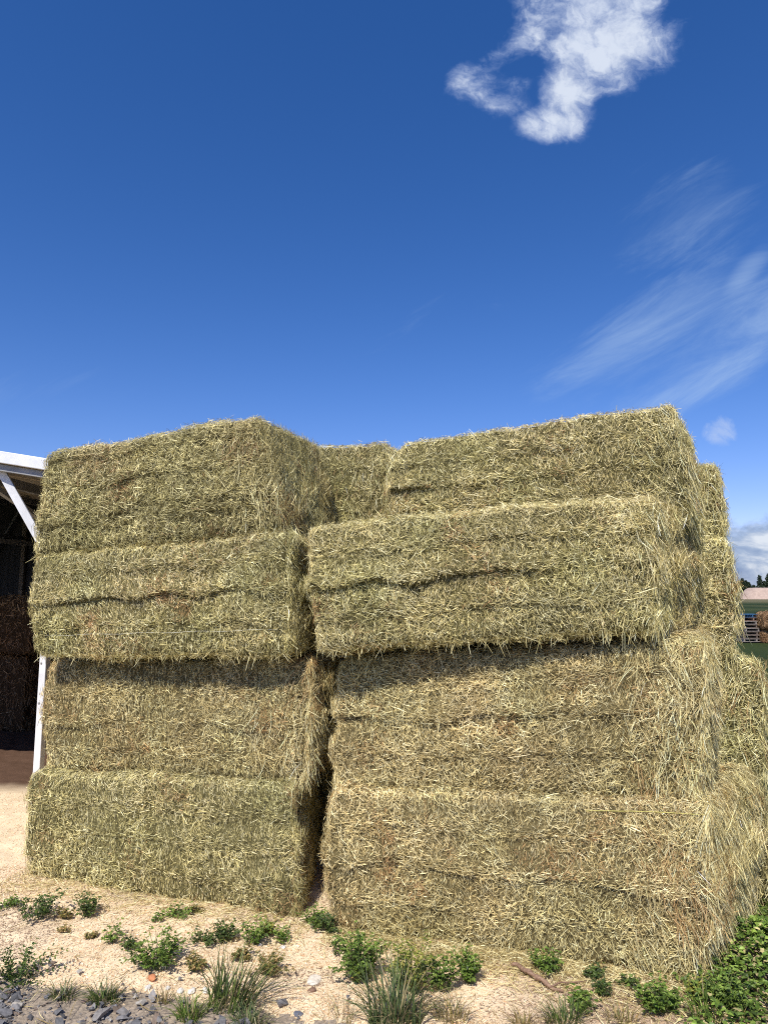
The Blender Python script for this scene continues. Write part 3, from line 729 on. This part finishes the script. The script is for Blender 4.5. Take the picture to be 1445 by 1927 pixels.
def weed(px, py, wpx, hpx, pal, label, seed, name='weed', stems=None, ls=None, cat='weed', z=None):
    r0 = np.random.default_rng(seed); x, y = G(px, py); wid = wpx / F * y * .95; hgt = hpx / F * y * .84
    n_st = stems or max(5, int(wid * hgt * 900)); lsz = ls or .021
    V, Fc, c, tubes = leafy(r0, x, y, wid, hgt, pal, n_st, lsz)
    SV, SF = stem_arrays(tubes, r0)
    root = empty(name, (x, y, ground_z(x, y) - .004)); tag(root, label, cat)
    f_ = mesh_np('foliage', V, [(Fc, 0)], [M['leaf']], c, root)
    mesh_np('stem', SV, [(SF, 0)], [M['leaf']], np.tile(np.array([[.13, .17, .06]]), (len(SV), 1)), root)
    return root
def thistle(px, py, wpx, hpx, pal, label, seed, n=60, name='weed', width=.3):
    """rosette of long jagged leaves"""
    r0 = np.random.default_rng(seed); x, y = G(px, py); wid = wpx / F * y; hgt = hpx / F * y
    P_, D_, N_, L_, W_ = [], [], [], [], []
    for i in range(n):
        a = r0.random() * 6.28; el = R(12 + 68 * r0.random()); ln = hgt * .6 + (wid * .55) * math.cos(el) * r0.random() + .02
        d = np.array([math.cos(a) * math.cos(el), math.sin(a) * math.cos(el), math.sin(el)])
        base = np.array([math.cos(a), math.sin(a), 0]) * wid * .15 * r0.random()
        for t_ in np.linspace(.15, 1, 7):
            c = base + d * ln * t_ + np.array([0, 0, -.12 * ln * t_ * t_])
            for sg in (-1, 1):
                sd = np.array([-math.sin(a), math.cos(a), .2]) * sg
                dd = d * .8 + sd * .9 + r0.normal(0, .2, 3)
                P_.append(c); D_.append(dd); N_.append(np.array([r0.normal(0, .3), r0.normal(0, .3), 1.])); L_.append(.022 * (1.1 - .5 * abs(t_ - .4))); W_.append(.010)
    V, Fc = leaf_mesh(np.array(P_), np.array(D_), unit(np.array(N_)), np.array(L_), np.array(W_) * 1.1)
    g = np.array(GREENS[pal]); c = g[r0.integers(0, 4, len(P_))] * (1 + .15 * r0.normal(0, 1, (len(P_), 1)))
    root = mesh_np(name, V, [(Fc, 0)], [M['leaf']], np.repeat(c, 7, axis=0)); root.location = (x, y, ground_z(x, y) - .003)
    tag(root, label, 'weed'); return root
def grass(px, py, wpx, hpx, pal, label, seed, n=120, name='grass_tuft', lean=(0, 0), bw=.0055, dry=.2):
    r0 = np.random.default_rng(seed); x, y = G(px, py); wid = wpx / F * y * .9; hgt = hpx / F * y * .8
    segs = 5; a = r0.random(n) * 6.28; rr = np.sqrt(r0.random(n)) * wid * .28
    B = np.stack([np.cos(a) * rr, np.sin(a) * rr * .6, np.zeros(n)], 1)
    az = a + r0.normal(0, .6, n); ln = hgt * (.45 + .65 * r0.random(n)); outw = (.3 + 1.0 * r0.random(n) ** 1.3) * np.minimum(wid * .5, ln)
    V = np.zeros((n, segs + 1, 2, 3)); side = np.stack([-np.sin(az), np.cos(az), np.zeros(n)], 1) * np.cos(.6) + np.stack([np.cos(az), np.sin(az), np.zeros(n)], 1) * .2
    for i in range(segs + 1):
        t_ = i / segs
        c = B + np.stack([np.cos(az) * outw * t_ ** 1.7 + lean[0] * t_ * hgt, np.sin(az) * outw * t_ ** 1.7 + lean[1] * t_ * hgt, ln * (t_ - .42 * (outw / (ln + 1e-6)).clip(.2, 1.1) * t_ ** 3)], 1)
        w_ = bw * (.5 + .7 * r0.random(n) if i == -1 else 1) * (1 - t_ ** 2.2 * .93)
        V[:, i, 0] = c - side * w_ / 2; V[:, i, 1] = c + side * w_ / 2
    b0 = (np.arange(n) * (segs + 1) * 2)[:, None]
    q = np.stack([b0 + np.array([[2 * i, 2 * i + 1, 2 * i + 3, 2 * i + 2]]) for i in range(segs)], 1).reshape(-1, 4)
    g = np.array(GREENS[pal]); c = g[r0.integers(0, 4, n)] * (1 + .2 * r0.normal(0, 1, (n, 1)))
    dr = r0.random(n) < dry; c[dr] = np.array([.36, .29, .15])
    o = mesh_np(name, V.reshape(-1, 3), [(q, 0)], [M['leaf']], np.repeat(c, (segs + 1) * 2, axis=0)); o.location = (x, y, ground_z(x, y) - .003)
    tag(o, label, 'grass tuft'); return o

weed(62, 1733, 112, 52, 'dark', 'spreading dark green weed at the left edge in front of the bottom left bale', 101, stems=26)
weed(14, 1712, 40, 26, 'fresh', 'small weed cut by the left edge of the picture', 102, stems=8)
weed(162, 1724, 52, 58, 'dark', 'upright weed against the foot of the bottom left bale', 103, stems=20)
weed(122, 1727, 30, 22, 'olive', 'thin reddish olive weed between the two dark weeds at far left', 104, stems=6)
weed(296, 1822, 112, 80, 'fresh', 'round bright green bush weed above the cream stone', 105, stems=44)
weed(366, 1826, 46, 36, 'olive', 'small olive weed touching the right side of the round bush weed', 106, stems=14)
weed(218, 1772, 48, 40, 'fresh', 'straggly weed trailing up left of the round bush weed', 107, stems=7)
weed(248, 1784, 46, 26, 'dark', 'low creeping sprig next to the round bush weed', 108, stems=8)
weed(334, 1728, 52, 28, 'fresh', 'low weed at the foot of the bottom left bale, middle of its length', 109, stems=12)
weed(296, 1735, 16, 16, 'fresh', 'tiny sprout beside the low weed at the middle of the bottom left bale', 110, stems=4)
weed(372, 1720, 26, 16, 'olive', 'tiny flat weed pressed to the base of the bottom left bale', 111, stems=5)
weed(424, 1768, 46, 46, 'dark', 'dark upright weed with broad leaves in front of the right half of the left stack', 112, stems=16)
weed(385, 1775, 62, 28, 'dark', 'creeping weed running left from the dark upright weed', 113, stems=12)
weed(475, 1776, 52, 60, 'fresh', 'tall leafy weed near the tiny white pebble', 114, stems=20)
weed(504, 1756, 44, 40, 'yellow', 'yellow green weed touching the right corner of the bottom left bale', 115, stems=14)
weed(531, 1770, 26, 30, 'fresh', 'small clump above the low white stone', 116, stems=8)
weed(592, 1738, 62, 40, 'fresh', 'weed growing in the mouth of the gap between the stacks', 117, stems=18)
weed(612, 1752, 48, 38, 'dark', 'shaded weed at the left foot of the right stack', 118, stems=14)
weed(455, 1806, 38, 34, 'olive', 'faded weed in the open shavings below the tall leafy weed', 119, stems=8)
weed(505, 1832, 84, 38, 'olive', 'sprawling faded weed behind the big grass tuft', 120, stems=18)
weed(678, 1848, 96, 106, 'fresh', 'dense leafy bush in front of the left end of the right stack', 121, stems=62, ls=.022)
weed(628, 1798, 30, 36, 'dark', 'single sprig rising left of the dense leafy bush', 122, stems=4)
weed(772, 1872, 108, 118, 'yellow', 'yellow green bush behind the blue green grass tuft', 123, stems=56)
weed(836, 1872, 66, 86, 'fresh', 'leafy weed on the right flank of the yellow green bush', 124, stems=26)
weed(884, 1856, 54, 74, 'fresh', 'compact weed standing alone right of the yellow green bush', 125, stems=26)
weed(1030, 1836, 58, 54, 'fresh', 'weed overlapping the base of the right stack behind the fallen branch', 126, stems=22)
weed(1118, 1840, 44, 28, 'dark', 'dark weed under the hay of the right stack, right of the fallen branch', 127, stems=10)
weed(1134, 1876, 30, 44, 'dark', 'narrow dark weed right of the end of the fallen branch', 128, stems=10)
weed(1094, 1898, 50, 40, 'fresh', 'light green broad leaved weed near the bottom edge below the branch', 129, stems=12, ls=.026)
weed(1180, 1858, 34, 24, 'dark', 'tiny dark weed in loose hay under the right stack', 130, stems=7)
weed(1240, 1902, 84, 66, 'fresh', 'broad bright weed at the bottom right next to the thick ground cover', 131, stems=32, ls=.025)
weed(80, 1800, 1, 1, 'olive', 'x', 132, stems=1) if False else None
weed(1372, 1900, 80, 84, 'fresh', 'taller leafy plant rising out of the ground cover at the bottom right corner', 135, stems=26, ls=.026)
weed(1312, 1880, 60, 50, 'yellow', 'yellowish weed at the near edge of the ground cover', 136, stems=18)
weed(168, 1768, 20, 14, 'olive', 'sparse seedling alone on the pale shavings at left', 133, stems=4)
weed(122, 1757, 16, 18, 'olive', 'slim seedling below the dark weeds at far left', 134, stems=3)
thistle(28, 1852, 96, 62, 'dark', 'dark jagged thistle like weed at the left edge above the gravel', 140, 42)
grass(120, 1880, 84, 46, 'blue', 'short grass tuft at the edge of the gravel, right of the jagged weed', 150, 110)
grass(196, 1890, 96, 50, 'dark', 'dense short grass tuft in the gravel edge, second from the left', 151, 150)
grass(310, 1886, 44, 50, 'olive', 'thin straggly grass below the rust orange stone', 152, 30, dry=.4)
grass(432, 1896, 170, 128, 'dark', 'big leaning grass tuft at the bottom left of centre', 153, 150, lean=(.22, 0), bw=.0075)
grass(358, 1912, 90, 62, 'fresh', 'bright grass left of the big leaning tuft at the bottom edge', 154, 120)
grass(470, 1935, 110, 60, 'blue', 'low grass under the big leaning tuft at the bottom edge', 155, 120)
grass(745, 1940, 190, 150, 'blue', 'large blue green grass tuft at the bottom centre', 156, 200, bw=.0075)
grass(640, 1932, 110, 100, 'olive', 'sparse thin grass stalks left of the large blue green tuft', 157, 26, dry=.3, bw=.003)
grass(850, 1925, 120, 60, 'olive', 'dry mixed grass right of the large blue green tuft', 158, 90, dry=.5)
grass(1060, 1930, 120, 62, 'dark', 'dark grass clump at the bottom edge below the fallen branch', 159, 130)
grass(985, 1930, 70, 46, 'olive', 'low dry grass at the bottom edge left of the dark clump', 160, 50, dry=.4)
grass(1330, 1925, 110, 90, 'fresh', 'grass blades rising from the ground cover at the bottom right', 161, 60)
grass(1170, 1925, 100, 52, 'olive', 'patchy grass between the dark clump and the bright weed', 162, 70, dry=.35)

# thick ground cover right of the stacks
def cover(name, pts, hmax, label, seed, pal, ls):
    r0 = np.random.default_rng(seed); k = len(pts)
    P_, D_, N_, L_, W_, C_ = [], [], [], [], [], []
    g = np.array(GREENS[pal])
    hh = hmax * (.1 + .9 * r0.random(k)) * (.75 + .6 * noise(pts, .3, seed))
    az = r0.random(k) * 6.28
    for m_ in (-1, 0, 1):
        a2 = az + m_ * 1.0
        P_.append(np.stack([pts[:, 0], pts[:, 1], pts[:, 2] + hh], 1)); D_.append(np.stack([np.cos(a2), np.sin(a2), r0.normal(.1, .3, k)], 1))
        N_.append(np.stack([r0.normal(0, .4, k), r0.normal(-.15, .4, k), np.ones(k)], 1)); s_ = ls * (.6 + .7 * r0.random(k)); L_.append(s_); W_.append(s_ * (.5 + .25 * r0.random(k)))
        ol = (r0.random(k) < .10)[:, None]; C_.append(np.where(ol, np.array([.42, .36, .16]), g[r0.integers(0, 4, k)]) * (1 + .3 * r0.normal(0, 1, (k, 1))).clip(.4, 1.7) * (.6 + .6 * (hh / hmax))[:, None] * (1 + .25 * noise(pts, .25, seed + 4))[:, None])  # low leaves darker: shade deep in the cover put into the colour
    V, Fc = leaf_mesh(np.concatenate(P_), np.concatenate(D_), unit(np.concatenate(N_)), np.concatenate(L_), np.concatenate(W_))
    o = mesh_np(name, V, [(Fc, 0)], [M['leaf']], np.repeat(np.concatenate(C_), 7, axis=0)); tag(o, label, 'ground cover', None, 'stuff')
Pn = strew(36000, 1.25, 4.4, 3.0, 6.5)
c0 = FR.O[None] ; rel = Pn - c0; a_ = rel @ FR.d; t_ = rel @ FR.n
inside = (a_ > 2.02 + .42 * np.clip(t_, 0, 3) + .06 * noise(Pn, .2, 61)) | ((t_ < -.10 + .05 * noise(Pn, .2, 62)) & (a_ > 2.0 - .45 * t_ * 0 + .2 * noise(Pn, .3, 63)))
inside &= ~((t_ < -.02) & (rng.random(len(Pn)) < .35)); Pn = Pn[inside]; Pn = Pn[(Pn[:, 0] < 3.2) | (rng.random(len(Pn)) < .5)]
thin = (Pn[:, 0] < 1.75) & (rng.random(len(Pn)) < .45); Pn = Pn[~thin]
Pn[:, 2] = 0
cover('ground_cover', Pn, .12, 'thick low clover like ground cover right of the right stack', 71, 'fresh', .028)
k = 9000; Pg = strew(k, 2.3, 14, 3.5, 22, 1.6); rel = Pg - FR.O[None]; Pg = Pg[((rel @ FR.d) > 3.0)]; k = len(Pg)
Dg = np.stack([rng.normal(0, .35, k), rng.normal(0, .35, k), np.ones(k)], 1)
Vg, Fg = ribbons(Pg + np.array([0, 0, .05]), np.tile(np.array([[0, -1., 0]]), (k, 1)), Dg, .10 + .16 * rng.random(k), .006 + .004 * rng.random(k), rng.normal(0, .5, k), unit(rng.normal(0, 1, (k, 3))) * .4)
tag(mesh_np('rough_grass', Vg, [(Fg, 0)], [M['leaf']], np.repeat(np.array(GREENS['olive'])[rng.integers(0, 4, k)], 8, axis=0)), 'rough green grass beyond the ground cover at the right', 'grass', None, 'stuff')

# ------------------------------------------------------------------ boxes
def box_arr(c, s, rot=None):
    c = np.asarray(c, float); s = np.asarray(s, float) / 2
    V = np.array([[x, y, z] for x in (-1, 1) for y in (-1, 1) for z in (-1, 1)], float) * s
    if rot is not None: V = V @ np.asarray(rot).T
    Fc = np.array([[0, 1, 3, 2], [4, 6, 7, 5], [0, 4, 5, 1], [2, 3, 7, 6], [0, 2, 6, 4], [1, 5, 7, 3]])
    return V + c, Fc
def boxes(name, lst, mat, parent=None, bev=0.0):
    Vs, Fs, off = [], [], 0
    for b_ in lst:
        v, f_ = box_arr(*b_); Vs.append(v); Fs.append(f_ + off); off += 8
    o = mesh_np(name, np.concatenate(Vs), [(np.concatenate(Fs), 0)], [mat], None, parent)
    if bev:
        md = o.modifiers.new('bevel', 'BEVEL'); md.width = bev; md.segments = 2
    return o
def beam(a, b_, wv, hv):
    """box from a to b with width (sideways) and height"""
    a = Vector(a); b_ = Vector(b_); d = (b_ - a); L_ = d.length; d.normalize()
    up = Vector((0, 0, 1)) if abs(d.z) < .95 else Vector((0, 1, 0))
    s_ = d.cross(up).normalized(); u_ = s_.cross(d)
    return ((a + b_) / 2, (L_, wv, hv), np.array([[d.x, s_.x, u_.x], [d.y, s_.y, u_.y], [d.z, s_.z, u_.z]]))

# ------------------------------------------------------------------ barn on the left
barn = empty('hay_barn', (-5, 9, 0)); tag(barn, 'open sided barn with white steel eave, brace and post, dark inside, behind the left stack', 'barn')
def bpart(name, lst, mat, bev=0, lab=None):
    lst = [(np.asarray(c) - np.array([-5, 9, 0]), s, *r) for c, s, *r in lst]
    o = boxes(name, lst, mat, barn, bev)
    if lab: o['label'] = lab
    return o
EY = 6.25
eb = Vector(at(75, 861, EY + .05)); ea = Vector(at(0, 849, EY + .05)); ea.y = eb.y          # eave top edge, two sighted points
ed = (eb - ea).normalized(); e0 = ea - ed * 8.2; e1 = eb + ed * 4.5
yaw = math.atan2(ed.y, ed.x)
perp = Vector((-ed.y, ed.x, 0)).normalized()
fz = Vector((0, 0, 1))
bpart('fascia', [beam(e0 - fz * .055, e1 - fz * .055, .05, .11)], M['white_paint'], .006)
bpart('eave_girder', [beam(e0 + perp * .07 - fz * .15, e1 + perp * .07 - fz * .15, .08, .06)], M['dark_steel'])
po = Vector(at(79, 1350, EY + .25)); po.z = 0
bpart('post', [((po.x, po.y, 1.55), (.062, .09, 3.1))], M['white_paint'], .006)
ba = Vector(at(2, 885, EY + .18)); bb = Vector(at(62, 992, EY + .25))
bd = (bb - ba).normalized()
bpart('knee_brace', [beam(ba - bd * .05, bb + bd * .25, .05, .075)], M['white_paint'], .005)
# roof and purlins
slope = Vector((perp.x, perp.y, .02)).normalized()
def rp(s_, t_, dz=0): return e0 + ed * s_ + slope * t_ + fz * (dz - .02)
Lr = (e1 - e0).length; Dr = 9.5
rv = []
nc = 120
for i in range(nc + 1):
    for t_ in (0, Dr):
        p = rp(Lr * i / nc, t_, .02 * math.sin(i * 2.1)); rv.append(p)
rv = np.array([list(p) for p in rv]) - np.array([-5, 9, 0]); i = np.arange(nc) * 2
mesh_np('roof', rv, [(np.stack([i, i + 1, i + 3, i + 2], 1), 0)], [M['roof_sheet']], None, barn, nc)
for j in range(10):
    t_ = .55 + j * .95
    bpart('purlin', [beam(rp(0, t_, -.10), rp(Lr, t_, -.10), .045, .12)], M['purlin'])
for j in range(5):
    s_ = Lr - 5.2 - j * 2.2
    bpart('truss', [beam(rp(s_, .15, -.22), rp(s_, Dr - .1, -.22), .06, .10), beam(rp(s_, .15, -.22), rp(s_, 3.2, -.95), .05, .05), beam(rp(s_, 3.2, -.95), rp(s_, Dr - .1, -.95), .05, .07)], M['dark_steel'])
# back and side walls
wa = rp(0, Dr); wb = rp(Lr, Dr)
def wall(name, p, q_, drop, th, mat, pr=barn):
    p = Vector(p); q_ = Vector(q_); d = (q_ - p).normalized(); nn_ = Vector((-d.y, d.x, 0)).normalized() * th / 2
    V = []
    for sg in (-1, 1):
        for v, z in ((p, 0), (q_, 0), (q_, q_.z - drop), (p, p.z - drop)):
            V.append([v.x + sg * nn_.x + 5, v.y + sg * nn_.y - 9, z])
    Fq = np.array([[0, 1, 2, 3], [7, 6, 5, 4], [0, 4, 5, 1], [1, 5, 6, 2], [2, 6, 7, 3], [3, 7, 4, 0]])
    mesh_np(name, np.array(V, float), [(Fq, 0)], [mat], None, pr)
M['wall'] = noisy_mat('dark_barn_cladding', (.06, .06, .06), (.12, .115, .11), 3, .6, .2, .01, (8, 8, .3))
wall('back_wall', rp(0, Dr), rp(Lr, Dr), .03, .06, M['wall'])
wall('side_wall', rp(.05, .3), rp(.05, Dr - .1), .03, .06, M['wall'])
wall('side_wall', rp(Lr - .05, .3), rp(Lr - .05, Dr - .1), .03, .06, M['wall'])
for j in range(7):
    p = rp(Lr - 4.4 - j * 1.3, Dr - .12); bpart('wall_post', [((p.x, p.y, p.z / 2 - .02), (.09, .09, p.z - .04))], M['purlin'])
for j in range(4):
    pa_ = rp(Lr - 4.4 - j * 2.6, Dr - .2); pb_ = rp(Lr - 5.6 - j * 2.6, Dr - .2); pa_.z -= .1; pb_.z = 1.9
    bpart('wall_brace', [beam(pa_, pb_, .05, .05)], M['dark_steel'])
for zz in (1.02, 1.38, 1.92, 2.3):
    bpart('bolt', [((po.x - .012 + .02 * (zz > 1.5), po.y - .048, zz), (.016, .010, .016))], M['dark_steel'], .003)
# hay inside
GI = 'brown bales stored in the barn'
FB = Frame(tuple(at(-150, 1300, 10.5)[:2]), tuple(at(52, 1300, 9.9)[:2]))
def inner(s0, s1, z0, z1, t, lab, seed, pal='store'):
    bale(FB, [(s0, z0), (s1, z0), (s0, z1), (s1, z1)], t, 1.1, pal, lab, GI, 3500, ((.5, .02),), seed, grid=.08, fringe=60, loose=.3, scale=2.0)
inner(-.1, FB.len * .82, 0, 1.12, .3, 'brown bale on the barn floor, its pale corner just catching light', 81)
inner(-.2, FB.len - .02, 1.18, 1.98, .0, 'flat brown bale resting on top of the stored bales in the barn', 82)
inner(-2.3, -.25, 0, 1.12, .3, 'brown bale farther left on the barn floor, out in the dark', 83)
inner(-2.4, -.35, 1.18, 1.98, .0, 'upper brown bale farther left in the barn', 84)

# ------------------------------------------------------------------ far right: pallets, bales, mound, trees
def pallet(cx, cy, z, rz, mat, label, seed):
    r = random.Random(seed)
    root = empty('pallet', (cx, cy, z), rz); tag(root, label, 'pallet', 'pallets piled on the grass')
    for j in range(7):
        o = boxes('deck_board', [((0, -.46 + j * .153 + r.uniform(-.01, .01), .125), (1.2, .10, .018))], mat, root)
    for j in (-.55, 0, .55): boxes('stringer', [((j, 0, .066), (.045, 1.0, .09))], mat, root)
    for j in (-.45, 0, .45): boxes('bottom_board', [((0, j, .010), (1.2, .10, .018))], mat, root)
    return root
px0, py0 = at(1411, 1200, 30.5)[:2]
names = ['lowest pallet of the pile, light and half sunk in the grass', 'pallet second from the ground in the pile', 'dark pallet in the lower middle of the pile', 'wide grey pallet in the middle of the pile, shifted right',
         'pallet just above the middle of the pile', 'upper grey pallet of the pile', 'reddish pallet directly under the blue one', 'blue painted pallet on top of the pile']
M['red_wood'] = noisy_mat('reddish_wood', (.16, .09, .06), (.3, .2, .15), 9, .85, .3, .01)
M['grey_wood'] = noisy_mat('grey_wood', (.2, .17, .15), (.4, .35, .31), 9, .85, .3, .01)
for i, lab in enumerate(names):
    pallet(px0 + [0, .06, .04, .1, .06, 0, -.04, -.14][i], py0, .15 * i + .02, R([2, -3, 1, 3, -2, 4, -3, 5][i]), [M['grey_wood'], M['old_wood'], M['old_wood'], M['grey_wood'], M['old_wood'], M['grey_wood'], M['red_wood'], M['blue_wood']][i], lab, i)
FO = Frame(tuple(at(1438, 1180, 29.5)[:2]), tuple(at(1508, 1180, 29.5)[:2]))
PAL['orange'] = [(.22, .11, .05), (.33, .18, .08), (.42, .26, .13), (.52, .36, .2), (.16, .07, .03)]
bale(FO, [(.05, -.03), (1.5, -.03), (.05, .52), (1.5, .52)], .25, .8, 'orange', 'lower rusty orange bale beside the pallet pile', 'rusty orange bales beside the pallets', 2500, ((.5, .02),), 91, grid=.06, fringe=60, scale=3.0, rad=.15)
bale(FO, [(-.02, .52), (1.5, .52), (.0, 1.33), (1.5, 1.33)], 0, .9, 'orange', 'upper rounded rusty orange bale beside the pallet pile', 'rusty orange bales beside the pallets', 2500, ((.5, .02),), 92, grid=.06, fringe=60, scale=3.0, rad=.25)
# mound
MY = 420
mc = at(1430, 1121, MY); bm = bmesh.new()
rings = [(1.0, 0), (.86, .25), (.68, .6), (.52, .92), (.44, 1.0), (.2, 1.02), (0.001, 1.01)]
seg = 64; vs = []
for rr, zz in rings:
    vs.append([bm.verts.new((math.cos(a) * 15.2 * rr * (1 + .03 * math.sin(3 * a + 1)), math.sin(a) * 13 * rr, zz * 7.0 + (.12 * math.sin(a * 7 + rr * 9) if 0 < zz else 0))) for a in [2 * math.pi * k_ / seg for k_ in range(seg)]])
for a_, b_ in zip(vs, vs[1:]):
    for k_ in range(seg): bm.faces.new((a_[k_], a_[(k_ + 1) % seg], b_[(k_ + 1) % seg], b_[k_]))
me = bpy.data.meshes.new('mound'); bm.to_mesh(me); bm.free(); me.materials.append(noisy_mat('pinkish_sand', (.38, .28, .22), (.5, .38, .3), .5, .95, .4, .3))
for p in me.polygons: p.use_smooth = True
mo = bpy.data.objects.new('earth_mound', me); COL.objects.link(mo); mo.location = (mc[0], MY, -.3)
tag(mo, 'flat topped pinkish heap of soil across the field', 'mound')
# conifers
def conifer(px, top_py, Y, wpx, label, seed):
    r0 = np.random.default_rng(seed); x, _, ztop = at(px, top_py, Y); hgt = ztop; wid = wpx / F * Y
    root = empty('conifer_tree', (x, Y, -.1)); tag(root, label, 'conifer tree', 'conifers beyond the field')
    rings_ = np.array([[0, 0, z] for z in np.linspace(0, hgt * .97, 6)])
    t_ = tube_along('trunk', rings_ + 1e-4 * np.array([[1, 0, 0]]) * np.arange(6)[:, None], np.linspace(.35, .05, 6), M['bark'], root, 7)
    n = 1500; u = r0.random(n) ** .65; z = hgt * (.10 + .9 * (1 - u)); prof = u ** .85 * wid * .5 * (.72 + .28 * np.sin(z * 1.9 + seed)) * (.8 + .3 * r0.random(n))
    a = r0.random(n) * 6.28; rad_ = prof * np.sqrt(r0.random(n)) ** .6
    P = np.stack([np.cos(a) * rad_, np.sin(a) * rad_, z], 1)
    D = np.stack([np.cos(a), np.sin(a), -.35 + r0.normal(0, .25, n)], 1)
    V, Fc = leaf_mesh(P, D, unit(np.stack([r0.normal(0, .3, n), r0.normal(0, .3, n), np.ones(n)], 1)), .6 + 1.0 * r0.random(n), .35 + .4 * r0.random(n))
    g = np.array([(.025, .045, .022), (.04, .065, .03), (.055, .08, .04)])
    c = g[r0.integers(0, 3, n)]
    mesh_np('crown', V, [(Fc, 0)], [M['leaf']], np.repeat(c, 7, axis=0), root)
trees = [(1384, 1096, 445, 15, 'short conifer half hidden by the ragged edge of the hay'), (1391, 1092, 450, 13, 'narrow conifer left of the heap, close to the hay'), (1396, 1087, 440, 15, 'tall pointed conifer left of the heap'),
         (1402, 1091, 450, 11, 'slim conifer just behind the left slope of the heap'), (1407, 1094, 446, 11, 'small dark conifer above the left slope of the heap'), (1417, 1100, 455, 9, 'smallest conifer showing over the flat top of the heap'),
         (1428, 1081, 450, 17, 'broad conifer behind the middle of the heap'), (1437, 1092, 460, 10, 'low conifer between the two big conifers'), (1444, 1078, 448, 18, 'tallest conifer at the right edge of the picture'),
         (1462, 1083, 450, 17, 'conifer beyond the right edge of the picture'), (1366, 1095, 452, 16, 'conifer hidden behind the stack'), (1410, 1099, 458, 12, 'dull conifer tucked behind the slim ones')]
for i, (a, b_, Y, w_, lab) in enumerate(trees[:9] + trees[11:]): conifer(a, b_, Y, w_ * 1.15, lab, 200 + i)

S.render.engine = 'CYCLES'
S.cycles.max_bounces = 6; S.cycles.diffuse_bounces = 3; S.cycles.transparent_max_bounces = 4
S.cycles.use_denoising = False; S.cycles.filter_width = 1.1
